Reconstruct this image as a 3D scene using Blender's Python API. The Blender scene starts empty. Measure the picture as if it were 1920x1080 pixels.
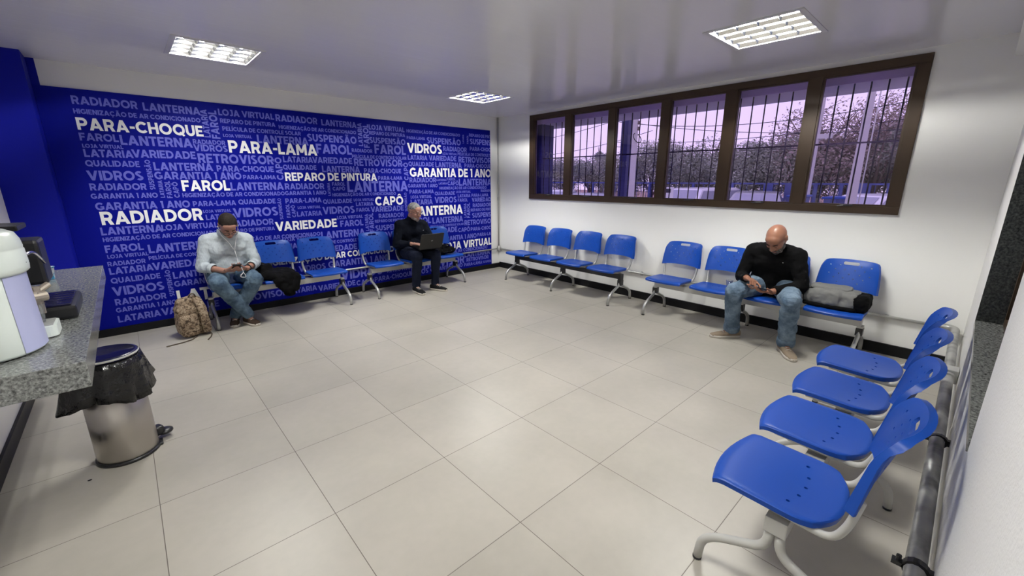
import bpy, bmesh, math, random
from mathutils import Vector, Matrix, Euler

C = bpy.context.scene.collection
SC = bpy.context.scene
PI = math.pi

# ------------------------------------------------------------------ camera
cam_d = bpy.data.cameras.new('camera')
cam = bpy.data.objects.new('camera', cam_d)
C.objects.link(cam)
SC.camera = cam
cam_d.sensor_width = 36.0
cam_d.sensor_fit = 'HORIZONTAL'
cam_d.lens = 782.01 / 1920 * 36.0
cam_d.clip_start = 0.01
cam_d.clip_end = 500
YAW, PITCH, ROLL = 0.74064, -0.25286, -0.0001855
fwd = Vector((math.sin(YAW) * math.cos(PITCH), math.cos(YAW) * math.cos(PITCH), math.sin(PITCH)))
rgt = fwd.cross(Vector((0, 0, 1))).normalized()
upv = rgt.cross(fwd)
cam.matrix_world = Matrix(((rgt.x, upv.x, -fwd.x, 0), (rgt.y, upv.y, -fwd.y, 0),
                           (rgt.z, upv.z, -fwd.z, 1.5038), (0, 0, 0, 1)))

# ------------------------------------------------------------------ world: pale overcast evening sky
world = bpy.data.worlds.new('overcast_sky')
SC.world = world
world.use_nodes = True
wn, wl = world.node_tree.nodes, world.node_tree.links
wn.clear()
wo = wn.new('ShaderNodeOutputWorld'); wb = wn.new('ShaderNodeBackground')
wt = wn.new('ShaderNodeTexCoord'); ws = wn.new('ShaderNodeSeparateXYZ'); wr = wn.new('ShaderNodeValToRGB')
wl.new(wt.outputs['Generated'], ws.inputs[0]); wl.new(ws.outputs['Z'], wr.inputs[0])
wr.color_ramp.elements[0].position = 0.0; wr.color_ramp.elements[0].color = (0.98, 0.92, 0.95, 1)
wr.color_ramp.elements[1].position = 0.35; wr.color_ramp.elements[1].color = (0.80, 0.82, 0.95, 1)
wl.new(wr.outputs[0], wb.inputs[0]); wb.inputs[1].default_value = 1.4
wl.new(wb.outputs[0], wo.inputs[0])

# ------------------------------------------------------------------ exposure and render look
SC.view_settings.view_transform = 'Standard'
SC.view_settings.look = 'None'
SC.view_settings.exposure = 0.0
SC.view_settings.gamma = 1.0
SC.view_settings.use_curve_mapping = False
SC.render.engine = 'CYCLES'
SC.cycles.use_denoising = True
SC.cycles.max_bounces = 8
SC.cycles.diffuse_bounces = 5
SC.cycles.glossy_bounces = 4
SC.cycles.transparent_max_bounces = 16
SC.cycles.caustics_reflective = False
SC.cycles.caustics_refractive = False
SC.cycles.sample_clamp_indirect = 4.0
TUBE_STRENGTH = 325.0

# ------------------------------------------------------------------ materials
def mat(name, col, rough=0.5, metal=0.0, spec=0.5, bump=None, noise=None, **kw):
    m = bpy.data.materials.new(name)
    m.use_nodes = True
    nt = m.node_tree; b = nt.nodes['Principled BSDF']
    b.inputs['Base Color'].default_value = (*col, 1)
    b.inputs['Roughness'].default_value = rough
    b.inputs['Metallic'].default_value = metal
    b.inputs['Specular IOR Level'].default_value = spec
    if noise:            # (scale, other colour, contrast low, high)
        sc, c2, lo, hi = noise
        tc = nt.nodes.new('ShaderNodeTexCoord'); n = nt.nodes.new('ShaderNodeTexNoise'); r = nt.nodes.new('ShaderNodeValToRGB')
        n.inputs['Scale'].default_value = sc; n.inputs['Detail'].default_value = 5
        r.color_ramp.elements[0].position = lo; r.color_ramp.elements[0].color = (*col, 1)
        r.color_ramp.elements[1].position = hi; r.color_ramp.elements[1].color = (*c2, 1)
        nt.links.new(tc.outputs['Object'], n.inputs['Vector']); nt.links.new(n.outputs['Fac'], r.inputs[0])
        nt.links.new(r.outputs[0], b.inputs['Base Color'])
    if bump:             # (scale, strength, distance)
        sc, st, di = bump
        tc = nt.nodes.new('ShaderNodeTexCoord'); n = nt.nodes.new('ShaderNodeTexNoise'); bp = nt.nodes.new('ShaderNodeBump')
        n.inputs['Scale'].default_value = sc; n.inputs['Detail'].default_value = 4
        bp.inputs['Strength'].default_value = st; bp.inputs['Distance'].default_value = di
        nt.links.new(tc.outputs['Object'], n.inputs['Vector']); nt.links.new(n.outputs['Fac'], bp.inputs['Height'])
        nt.links.new(bp.outputs[0], b.inputs['Normal'])
    for k, v in kw.items():
        b.inputs[k].default_value = v
    return m

def emit(name, col, s):
    m = bpy.data.materials.new(name); m.use_nodes = True
    nt = m.node_tree; nt.nodes.clear()
    o = nt.nodes.new('ShaderNodeOutputMaterial'); e = nt.nodes.new('ShaderNodeEmission')
    e.inputs[0].default_value = (*col, 1); e.inputs[1].default_value = s
    nt.links.new(e.outputs[0], o.inputs[0])
    return m

def floor_mat():
    m = mat('porcelain_floor_tile', (0.6, 0.55, 0.5), 0.3, spec=0.4)
    nt = m.node_tree; N = nt.nodes; L = nt.links; b = N['Principled BSDF']
    geo = N.new('ShaderNodeNewGeometry'); sep = N.new('ShaderNodeSeparateXYZ'); L.new(geo.outputs['Position'], sep.inputs[0])
    def mth(op, a, b_=None, clamp=False):
        n = N.new('ShaderNodeMath'); n.operation = op; n.use_clamp = clamp
        for i, v in enumerate((a, b_)):
            if v is None: continue
            if isinstance(v, (int, float)): n.inputs[i].default_value = v
            else: L.new(v, n.inputs[i])
        return n.outputs[0]
    def cell(out, off, size):
        u = mth('DIVIDE', mth('SUBTRACT', out, off), size)
        fr = mth('FRACT', u); fl = mth('FLOOR', u)
        d = mth('MULTIPLY', mth('MINIMUM', fr, mth('SUBTRACT', 1.0, fr)), size)
        return d, fl
    dx, ix = cell(sep.outputs['X'], 0.4858 - 6.0, 0.6)
    dy, iy = cell(sep.outputs['Y'], 2.3705 - 6.195, 0.6195)
    g = mth('MINIMUM', dx, dy)
    line = mth('SUBTRACT', 1.0, mth('DIVIDE', mth('SUBTRACT', g, 0.0009), 0.0012, ), clamp=True)
    # per-tile tone and cloudy stains
    comb = N.new('ShaderNodeCombineXYZ'); L.new(ix, comb.inputs[0]); L.new(iy, comb.inputs[1])
    wn_ = N.new('ShaderNodeTexWhiteNoise'); L.new(comb.outputs[0], wn_.inputs['Vector'])
    n1 = N.new('ShaderNodeTexNoise'); n1.inputs['Scale'].default_value = 1.6; n1.inputs['Detail'].default_value = 5; L.new(geo.outputs['Position'], n1.inputs['Vector'])
    n2 = N.new('ShaderNodeTexNoise'); n2.inputs['Scale'].default_value = 22; n2.inputs['Detail'].default_value = 3; L.new(geo.outputs['Position'], n2.inputs['Vector'])
    v = mth('ADD', mth('MULTIPLY', n1.outputs['Fac'], 0.75), mth('ADD', mth('MULTIPLY', n2.outputs['Fac'], 0.15), mth('MULTIPLY', wn_.outputs['Value'], 0.12)))
    r = N.new('ShaderNodeValToRGB'); L.new(v, r.inputs[0])
    r.color_ramp.elements[0].position = 0.32; r.color_ramp.elements[0].color = (0.355, 0.333, 0.290, 1)
    r.color_ramp.elements[1].position = 0.70; r.color_ramp.elements[1].color = (0.455, 0.424, 0.374, 1)
    mx = N.new('ShaderNodeMix'); mx.data_type = 'RGBA'
    L.new(line, mx.inputs[0]); L.new(r.outputs[0], mx.inputs[6]); mx.inputs[7].default_value = (0.12, 0.10, 0.085, 1)
    L.new(mx.outputs[2], b.inputs['Base Color'])
    rr = mth('ADD', mth('MULTIPLY', n1.outputs['Fac'], 0.2), 0.28); L.new(rr, b.inputs['Roughness'])
    bp = N.new('ShaderNodeBump'); bp.inputs['Strength'].default_value = 0.6; bp.inputs['Distance'].default_value = 0.001; bp.invert = True
    L.new(line, bp.inputs['Height']); L.new(bp.outputs[0], b.inputs['Normal'])
    return m

def plank_mat():
    m = mat('pvc_ceiling_plank', (0.84, 0.83, 0.86), 0.15, spec=0.6)
    nt = m.node_tree; N = nt.nodes; L = nt.links; b = N['Principled BSDF']
    geo = N.new('ShaderNodeNewGeometry'); sep = N.new('ShaderNodeSeparateXYZ'); L.new(geo.outputs['Position'], sep.inputs[0])
    d = N.new('ShaderNodeMath'); d.operation = 'DIVIDE'; L.new(sep.outputs['Y'], d.inputs[0]); d.inputs[1].default_value = 0.2
    f = N.new('ShaderNodeMath'); f.operation = 'FRACT'; L.new(d.outputs[0], f.inputs[0])
    r = N.new('ShaderNodeValToRGB'); L.new(f.outputs[0], r.inputs[0])
    r.color_ramp.elements[0].position = 0.0; r.color_ramp.elements[0].color = (0, 0, 0, 1)
    r.color_ramp.elements[1].position = 0.02; r.color_ramp.elements[1].color = (1, 1, 1, 1)
    n = N.new('ShaderNodeTexNoise'); n.inputs['Scale'].default_value = 3; n.inputs['Detail'].default_value = 2
    mp = N.new('ShaderNodeMapping'); mp.inputs['Scale'].default_value = (0.5, 3, 1)
    L.new(geo.outputs['Position'], mp.inputs['Vector']); L.new(mp.outputs[0], n.inputs['Vector'])
    ad = N.new('ShaderNodeMath'); ad.operation = 'MULTIPLY_ADD'; L.new(r.outputs[0], ad.inputs[0]); ad.inputs[1].default_value = 0.25; L.new(n.outputs['Fac'], ad.inputs[2])
    bp = N.new('ShaderNodeBump'); bp.inputs['Strength'].default_value = 0.25; bp.inputs['Distance'].default_value = 0.004
    L.new(ad.outputs[0], bp.inputs['Height']); L.new(bp.outputs[0], b.inputs['Normal'])
    return m

def granite_mat(name, base, dark, light):
    m = mat(name, base, 0.18, spec=0.5)
    nt = m.node_tree; N = nt.nodes; L = nt.links; b = N['Principled BSDF']
    tc = N.new('ShaderNodeTexCoord')
    n = N.new('ShaderNodeTexNoise'); n.inputs['Scale'].default_value = 95; n.inputs['Detail'].default_value = 6; n.inputs['Roughness'].default_value = 0.7
    L.new(tc.outputs['Object'], n.inputs['Vector'])
    r = N.new('ShaderNodeValToRGB'); L.new(n.outputs['Fac'], r.inputs[0])
    e = r.color_ramp.elements; e[0].position = 0.34; e[0].color = (*dark, 1); e[1].position = 0.66; e[1].color = (*light, 1)
    k = e.new(0.48); k.color = (*base, 1)
    L.new(r.outputs[0], b.inputs['Base Color'])
    return m

def glass_tint(name, tint, refl=0.06):
    m = bpy.data.materials.new(name); m.use_nodes = True
    nt = m.node_tree; N = nt.nodes; L = nt.links; N.clear()
    o = N.new('ShaderNodeOutputMaterial'); t = N.new('ShaderNodeBsdfTransparent'); g = N.new('ShaderNodeBsdfGlossy'); mx = N.new('ShaderNodeMixShader')
    t.inputs[0].default_value = (*tint, 1); g.inputs['Roughness'].default_value = 0.02; g.inputs[0].default_value = (1, 1, 1, 1)
    mx.inputs[0].default_value = refl
    L.new(t.outputs[0], mx.inputs[1]); L.new(g.outputs[0], mx.inputs[2]); L.new(mx.outputs[0], o.inputs[0])
    return m

def camo_mat():
    m = mat('camouflage_cloth', (0.3, 0.23, 0.15), 0.85)
    nt = m.node_tree; N = nt.nodes; L = nt.links; b = N['Principled BSDF']
    tc = N.new('ShaderNodeTexCoord'); n = N.new('ShaderNodeTexNoise'); n.inputs['Scale'].default_value = 34; n.inputs['Detail'].default_value = 3
    n.inputs['Distortion'].default_value = 1.2
    L.new(tc.outputs['Object'], n.inputs['Vector'])
    r = N.new('ShaderNodeValToRGB'); r.color_ramp.interpolation = 'CONSTANT'; L.new(n.outputs['Fac'], r.inputs[0])
    e = r.color_ramp.elements
    e[0].position = 0; e[0].color = (0.05, 0.032, 0.02, 1); e[1].position = 0.40; e[1].color = (0.16, 0.11, 0.07, 1)
    for p, c in ((0.49, (0.27, 0.20, 0.135)), (0.57, (0.36, 0.285, 0.205)), (0.66, (0.13, 0.10, 0.06))):
        k = e.new(p); k.color = (*c, 1)
    L.new(r.outputs[0], b.inputs['Base Color'])
    return m

def denim_mat(name, dark, light):
    m = mat(name, dark, 0.85, spec=0.2)
    nt = m.node_tree; N = nt.nodes; L = nt.links; b = N['Principled BSDF']
    tc = N.new('ShaderNodeTexCoord'); n = N.new('ShaderNodeTexNoise'); n.inputs['Scale'].default_value = 9; n.inputs['Detail'].default_value = 6; n.inputs['Roughness'].default_value = 0.65
    L.new(tc.outputs['Object'], n.inputs['Vector'])
    r = N.new('ShaderNodeValToRGB'); L.new(n.outputs['Fac'], r.inputs[0])
    r.color_ramp.elements[0].position = 0.38; r.color_ramp.elements[0].color = (*dark, 1)
    r.color_ramp.elements[1].position = 0.66; r.color_ramp.elements[1].color = (*light, 1)
    L.new(r.outputs[0], b.inputs['Base Color'])
    n2 = N.new('ShaderNodeTexNoise'); n2.inputs['Scale'].default_value = 18; n2.inputs['Detail'].default_value = 4; n2.inputs['Distortion'].default_value = 0.8
    mp = N.new('ShaderNodeMapping'); mp.inputs['Scale'].default_value = (0.6, 0.6, 1.7); L.new(tc.outputs['Object'], mp.inputs['Vector']); L.new(mp.outputs[0], n2.inputs['Vector'])
    bp = N.new('ShaderNodeBump'); bp.inputs['Strength'].default_value = 0.6; bp.inputs['Distance'].default_value = 0.02
    L.new(n2.outputs['Fac'], bp.inputs['Height']); L.new(bp.outputs[0], b.inputs['Normal'])
    return m

def cloth_mat(name, col, sc=16, st=0.5, rough=0.9, stripes=None):
    m = mat(name, col, rough, spec=0.1, bump=(sc, st, 0.02))
    m.node_tree.nodes['Principled BSDF'].inputs['Sheen Weight'].default_value = 0.0
    if stripes:
        nt = m.node_tree; N = nt.nodes; L = nt.links; b = N['Principled BSDF']
        tc = N.new('ShaderNodeTexCoord'); w = N.new('ShaderNodeTexWave'); w.inputs['Scale'].default_value = stripes[0]; w.bands_direction = 'X'
        L.new(tc.outputs['Object'], w.inputs['Vector'])
        r = N.new('ShaderNodeValToRGB'); L.new(w.outputs['Fac'], r.inputs[0])
        r.color_ramp.elements[0].position = 0.2; r.color_ramp.elements[0].color = (*stripes[1], 1)
        r.color_ramp.elements[1].position = 0.6; r.color_ramp.elements[1].color = (*col, 1)
        L.new(r.outputs[0], b.inputs['Base Color'])
    return m

def hazy_leaf_mat(name, c1, c2):
    return mat(name, c1, 0.8, spec=0.2, noise=(1.8, c2, 0.35, 0.65))  # leaf colours lightened to put the outdoor haze into them

M = dict(
    floor=floor_mat(), ceiling=plank_mat(),
    wall=mat('white_wall_paint', (0.86, 0.855, 0.835), 0.35, spec=0.35, bump=(60, 0.05, 0.002)),
    wall_rough=mat('rough_white_wall_paint', (0.80, 0.79, 0.77), 0.5, spec=0.3, bump=(130, 0.55, 0.004)),
    blue_paint=mat('deep_blue_wall_paint', (0.003, 0.006, 0.25), 0.6, spec=0.12),
    mural=mat('deep_blue_mural_print', (0.002, 0.005, 0.225), 0.5, spec=0.08),
    lilac=mat('lilac_print', (0.13, 0.14, 0.56), 0.45, spec=0.15),
    white_print=mat('white_print', (0.86, 0.86, 0.86), 0.45, spec=0.3),
    skirting=mat('black_skirting', (0.007, 0.007, 0.008), 0.4, spec=0.2),
    frame=mat('dark_brown_metal', (0.044, 0.025, 0.013), 0.5, spec=0.35),
    glass=glass_tint('violet_window_glass', (0.85, 0.76, 0.97), 0.035),
    granite=granite_mat('grey_granite', (0.15, 0.155, 0.15), (0.028, 0.030, 0.030), (0.31, 0.32, 0.31)),
    granite_dark=granite_mat('dark_granite', (0.045, 0.05, 0.05), (0.012, 0.013, 0.014), (0.11, 0.115, 0.11)),
    plastic_blue=mat('blue_plastic', (0.008, 0.060, 0.35), 0.36, spec=0.22),
    grey_metal=mat('grey_painted_steel', (0.42, 0.42, 0.41), 0.38, metal=0.25),
    silver=mat('silver_painted_steel', (0.44, 0.44, 0.43), 0.32, metal=0.5),
    white_metal=mat('off_white_painted_steel', (0.47, 0.465, 0.44), 0.38, spec=0.35),
    black_plastic=mat('black_plastic', (0.010, 0.010, 0.012), 0.35),
    black_metal=mat('black_painted_steel', (0.012, 0.012, 0.014), 0.4),
    conduit=mat('galvanised_conduit', (0.50, 0.50, 0.49), 0.35, metal=0.6),
    conduit_old=mat('worn_galvanised_conduit', (0.40, 0.40, 0.39), 0.4, metal=0.5, noise=(9, (0.17, 0.17, 0.17), 0.45, 0.7)),
    chrome=mat('bright_reflector', (0.86, 0.86, 0.86), 0.2, metal=1.0),
    lamp_frame=mat('lamp_frame_white', (0.62, 0.61, 0.63), 0.4),
    tube=emit('fluorescent_tube', (1.0, 0.995, 0.94), TUBE_STRENGTH),
    steel=mat('brushed_steel', (0.50, 0.47, 0.44), 0.32, metal=1.0, Anisotropic=0.6),
    bag_black=mat('black_bin_liner', (0.010, 0.010, 0.011), 0.16, spec=0.4, bump=(14, 0.8, 0.025)),
    appliance_white=mat('white_appliance_plastic', (0.70, 0.76, 0.72), 0.3),
    lavender=mat('lavender_panel', (0.42, 0.44, 0.66), 0.3),
    skin_tan=mat('tanned_skin', (0.27, 0.122, 0.075), 0.42, spec=0.45),
    skin_light=mat('light_skin', (0.36, 0.185, 0.135), 0.5, spec=0.4),
    lips=mat('lips', (0.30, 0.11, 0.09), 0.5),
    hair_dark=mat('dark_brown_hair', (0.012, 0.008, 0.006), 0.75, spec=0.2, bump=(90, 0.6, 0.01)),
    hair_grey=mat('grey_hair', (0.13, 0.125, 0.12), 0.6, noise=(60, (0.30, 0.29, 0.28), 0.4, 0.65), bump=(90, 0.6, 0.01)),
    beard_grey=mat('greying_beard', (0.045, 0.04, 0.037), 0.7, noise=(70, (0.16, 0.15, 0.14), 0.45, 0.7)),
    beard_white=mat('white_grey_stubble', (0.24, 0.20, 0.18), 0.7, noise=(70, (0.34, 0.31, 0.29), 0.4, 0.7)),
    eye_white=mat('eye_white', (0.75, 0.72, 0.70), 0.2), iris=mat('dark_iris', (0.02, 0.012, 0.008), 0.15),
    black_knit=cloth_mat('black_knit', (0.004, 0.004, 0.0045), 20, 0.35),
    navy_knit=cloth_mat('navy_knit', (0.005, 0.0065, 0.012), 20, 0.35),
    shirt=cloth_mat('pale_grey_striped_shirt', (0.47, 0.51, 0.53), 14, 0.7, stripes=(38, (0.36, 0.41, 0.46))),
    denim_light=denim_mat('washed_blue_denim', (0.075, 0.118, 0.175), (0.205, 0.275, 0.355)),
    denim_mid=denim_mat('mid_blue_denim', (0.038, 0.068, 0.11), (0.13, 0.195, 0.265)),
    navy_trouser=cloth_mat('navy_trousers', (0.010, 0.013, 0.026), 12, 0.5),
    black_cloth=cloth_mat('black_cloth', (0.003, 0.003, 0.0035), 14, 0.8),
    grey_cloth=cloth_mat('heather_grey_cloth', (0.17, 0.17, 0.165), 12, 0.7),
    shoe_beige=cloth_mat('beige_suede', (0.26, 0.205, 0.15), 30, 0.4), sole=mat('pale_rubber_sole', (0.55, 0.51, 0.45), 0.6),
    shoe_black=cloth_mat('black_shoe_mesh', (0.012, 0.012, 0.013), 30, 0.3), shoe_brown=cloth_mat('dark_brown_suede', (0.045, 0.03, 0.022), 30, 0.3),
    camo=camo_mat(), strap=mat('brown_webbing', (0.10, 0.075, 0.055), 0.8),
    gunmetal=mat('gunmetal', (0.015, 0.015, 0.016), 0.4, metal=0.3), screen=mat('dark_glass_screen', (0.01, 0.011, 0.014), 0.1),
    clear=glass_tint('clear_plastic', (0.84, 0.85, 0.88), 0.16),
    white_cord=mat('white_cord', (0.7, 0.7, 0.7), 0.5), specs=mat('spectacle_frame', (0.02, 0.014, 0.012), 0.3),
    paper=mat('printed_paper_cup', (0.75, 0.78, 0.80), 0.6, noise=(30, (0.06, 0.28, 0.5), 0.52, 0.58)),
    bracket=mat('beige_brushed_metal', (0.42, 0.37, 0.31), 0.35, metal=0.6),
    tray_blue_and_lid_reflection=mat('blue_black_plastic_and_reflection', (0.012, 0.012, 0.05), 0.2),  # plastic tray colour, also the painted mural reflection on the bin lid
    asphalt=mat('asphalt', (0.20, 0.19, 0.19), 0.9, noise=(2, (0.27, 0.25, 0.25), 0.4, 0.6)),
    brick_ground=mat('reddish_earth', (0.30, 0.17, 0.13), 0.9, noise=(3, (0.38, 0.25, 0.2), 0.4, 0.6)),
    leaf_dark=hazy_leaf_mat('dark_green_foliage', (0.20, 0.225, 0.175), (0.40, 0.42, 0.35)),
    leaf_mid=hazy_leaf_mat('olive_foliage', (0.26, 0.28, 0.22), (0.47, 0.48, 0.40)),
    leaf_dry=hazy_leaf_mat('dry_brown_foliage', (0.29, 0.23, 0.20), (0.48, 0.40, 0.36)),
    blue_dark=mat('navy_exterior_paint', (0.016, 0.02, 0.10), 0.5),
    bark=mat('bark', (0.16, 0.12, 0.10), 0.9), concrete=mat('pale_concrete', (0.55, 0.53, 0.52), 0.85),
    ext_wall=mat('exterior_render', (0.70, 0.70, 0.78), 0.9), fence_blue=mat('blue_fence_paint', (0.05, 0.07, 0.24), 0.6),
    car_white=mat('white_car_paint', (0.86, 0.86, 0.87), 0.2), car_silver=mat('silver_car_paint', (0.42, 0.43, 0.45), 0.25, metal=0.4),
    car_glass=mat('car_window_glass', (0.34, 0.35, 0.42), 0.08), tyre=mat('tyre_rubber', (0.012, 0.012, 0.012), 0.8),
    hub=mat('wheel_hub', (0.4, 0.4, 0.42), 0.3, metal=0.7), porcelain=mat('porcelain_insulator', (0.10, 0.07, 0.06), 0.3),
    wire=mat('black_wire', (0.03, 0.03, 0.035), 0.6), sign=mat('white_sign', (0.7, 0.7, 0.7), 0.5),
)

# ------------------------------------------------------------------ helpers
def thing(name, label, cat, loc=(0, 0, 0), rz=0.0, group=None):
    o = bpy.data.objects.new(name, None); C.objects.link(o)
    o.empty_display_size = 0.05
    o.location = loc; o.rotation_euler = (0, 0, rz)
    o['label'] = label; o['category'] = cat
    if group: o['group'] = group
    return o

def tag(o, label, cat, group=None):
    o['label'] = label; o['category'] = cat
    if group: o['group'] = group
    return o

def link(name, me, m, parent=None, smooth=False, label=None):
    o = bpy.data.objects.new(name, me); C.objects.link(o)
    if m is not None and len(me.materials) == 0:
        me.materials.append(M[m] if isinstance(m, str) else m)
    if parent is not None: o.parent = parent
    if smooth:
        me.polygons.foreach_set('use_smooth', [True] * len(me.polygons))
    if label: o['label'] = label
    return o

def obj(name, bm, m, parent=None, smooth=False, label=None, recalc=True):
    if recalc: bmesh.ops.recalc_face_normals(bm, faces=bm.faces)
    me = bpy.data.meshes.new(name); bm.to_mesh(me); bm.free()
    return link(name, me, m, parent, smooth, label)

def struct(name, bm, m, parent=None, label=None):
    o = obj(name, bm, m, parent)
    if parent is None: o['kind'] = 'structure'
    if label: o['label'] = label
    return o

def smooth_angle(o, ang=40):
    me = o.data
    me.polygons.foreach_set('use_smooth', [True] * len(me.polygons))
    bm = bmesh.new(); bm.from_mesh(me)
    for e in bm.edges:
        if len(e.link_faces) == 2 and e.calc_face_angle(0) > math.radians(ang): e.smooth = False
    bm.to_mesh(me); bm.free()
    return o

def box(bm, x0, x1, y0, y1, z0, z1, bev=0.0):
    b = bmesh.new()
    bmesh.ops.create_cube(b, size=1)
    for v in b.verts:
        v.co = Vector((x0 + (x1 - x0) * (v.co.x + .5), y0 + (y1 - y0) * (v.co.y + .5), z0 + (z1 - z0) * (v.co.z + .5)))
    if bev > 0:
        bmesh.ops.bevel(b, geom=list(b.edges), offset=bev, segments=2, affect='EDGES', profile=0.6)
    merge(bm, b)
    return bm

def merge(bm, b, mx=None):
    me = bpy.data.meshes.new('tmp'); b.to_mesh(me); b.free()
    if mx is not None: me.transform(mx)
    bm.from_mesh(me); bpy.data.meshes.remove(me)

def frames(pts):
    """parallel-transport frames along a polyline"""
    n = len(pts); T = []
    for i in range(n):
        a = pts[max(i - 1, 0)]; b = pts[min(i + 1, n - 1)]
        T.append((b - a).normalized())
    u = T[0].orthogonal().normalized(); out = []
    for i in range(n):
        u = (u - T[i] * u.dot(T[i])).normalized()
        out.append((u, T[i].cross(u)))
    return out

def tube(bm, pts, r, seg=10, caps=True, flat=1.0):
    pts = [Vector(p) for p in pts]
    rs = r if isinstance(r, (list, tuple)) else [r] * len(pts)
    fr = frames(pts); rings = []
    for p, (u, v), rr in zip(pts, fr, rs):
        rings.append([bm.verts.new(p + (u * math.cos(2 * PI * k / seg) + v * flat * math.sin(2 * PI * k / seg)) * rr) for k in range(seg)])
    for a, b in zip(rings, rings[1:]):
        for k in range(seg):
            bm.faces.new((a[k], a[(k + 1) % seg], b[(k + 1) % seg], b[k]))
    if caps:
        bm.faces.new(rings[0][::-1]); bm.faces.new(rings[-1])
    return bm

def fillet(pts, r, n=6):
    """round the inner corners of a polyline"""
    pts = [Vector(p) for p in pts]; out = [pts[0]]
    for a, b, c in zip(pts, pts[1:], pts[2:]):
        d1, d2 = (a - b), (c - b)
        rr = min(r, d1.length * .49, d2.length * .49)
        p, q = b + d1.normalized() * rr, b + d2.normalized() * rr
        for k in range(n + 1):
            t = k / n
            out.append(p * (1 - t) ** 2 + b * 2 * t * (1 - t) + q * t * t)
    out.append(pts[-1])
    return out

def lathe(bm, prof, seg=32, sx=1.0, sy=1.0, ctr=(0, 0, 0), cap=True):
    rings = []
    for r, z in prof:
        rings.append([bm.verts.new((ctr[0] + r * sx * math.cos(2 * PI * k / seg), ctr[1] + r * sy * math.sin(2 * PI * k / seg), ctr[2] + z)) for k in range(seg)])
    for a, b in zip(rings, rings[1:]):
        for k in range(seg):
            bm.faces.new((a[k], a[(k + 1) % seg], b[(k + 1) % seg], b[k]))
    if cap:
        bm.faces.new(rings[0][::-1]); bm.faces.new(rings[-1])
    return bm

def prism(bm, poly, d0, d1, axis='z'):
    """extrude a 2D polygon; axis names the extrusion direction"""
    def P(a, b, d):
        return {'z': (a, b, d), 'y': (a, d, b), 'x': (d, a, b)}[axis]
    lo = [bm.verts.new(P(a, b, d0)) for a, b in poly]; hi = [bm.verts.new(P(a, b, d1)) for a, b in poly]
    n = len(poly)
    bm.faces.new(lo[::-1]); bm.faces.new(hi)
    for k in range(n):
        bm.faces.new((lo[k], lo[(k + 1) % n], hi[(k + 1) % n], hi[k]))
    return bm

def evaluated(o, remove=True):
    dg = bpy.context.evaluated_depsgraph_get()
    dg.update()
    me = bpy.data.meshes.new_from_object(o.evaluated_get(dg))
    if remove:
        old = o.data; bpy.data.objects.remove(o); bpy.data.meshes.remove(old)
    return me

# ================================================================== the room
XL, XR, YB, YF, ZC = -0.71, 4.80, 5.60, -0.12, 2.50     # left wall, window wall, mural wall, right wall, ceiling
LIGHTS = [(0.745, 4.35), (3.48, 4.40), (3.48, 1.21), (0.745, 1.21)]

bm = bmesh.new(); box(bm, XL - .15, XR + .15, YF - .2, YB + .15, -0.1, 0.0); struct('floor', bm, 'floor')

# ceiling with an opening for every recessed lamp
bm = bmesh.new()
hw = 0.282
xs = sorted({XL - .15, XR + .15} | {x + s * hw for x, _ in LIGHTS for s in (-1, 1)})
ys = sorted({YF - .2, YB + .15} | {y + s * hw for _, y in LIGHTS for s in (-1, 1)})
for xa, xb in zip(xs, xs[1:]):
    for ya, yb in zip(ys, ys[1:]):
        cx, cy = (xa + xb) / 2, (ya + yb) / 2
        if any(abs(cx - x) < hw and abs(cy - y) < hw for x, y in LIGHTS): continue
        box(bm, xa, xb, ya, yb, ZC, ZC + 0.012)
struct('ceiling', bm, 'ceiling')
bm = bmesh.new(); box(bm, XL - .15, XR + .15, YF - .2, YB + .15, ZC + .16, ZC + .26); struct('roof_slab', bm, 'concrete')

bm = bmesh.new(); box(bm, XL - .15, XR + .15, YB, YB + .15, 0, ZC + .16); struct('wall_back', bm, 'wall')
bm = bmesh.new(); box(bm, XL - .15, XL, YF - .2, YB, 0, ZC + .16); struct('wall_left', bm, 'wall')
# window wall with its opening
WY0, WY1, WZ0, WZ1 = 0.43, 4.83, 1.22, 2.455
bm = bmesh.new()
box(bm, XR, XR + .15, YF - .2, WY0, 0, ZC + .16); box(bm, XR, XR + .15, WY1, YB, 0, ZC + .16)
box(bm, XR, XR + .15, WY0, WY1, 0, WZ0); box(bm, XR, XR + .15, WY0, WY1, WZ1, ZC + .16)
struct('wall_window', bm, 'wall')
# right wall with the granite-lined opening
OX0, OX1, OZ0, OZ1 = 1.765, 3.47, 0.735, 2.10
bm = bmesh.new()
box(bm, XL, OX0, YF - .2, YF, 0, ZC + .16); box(bm, OX1, XR, YF - .2, YF, 0, ZC + .16)
box(bm, OX0, OX1, YF - .2, YF, 0, OZ0 - .03); box(bm, OX0, OX1, YF - .2, YF, OZ1, ZC + .16)
struct('wall_right', bm, 'wall_rough')
bm = bmesh.new(); box(bm, XL, XR, YF, 0.012, 2.35, ZC); struct('trim_1', bm, 'wall', label='white beam under the ceiling along the right wall')

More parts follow.
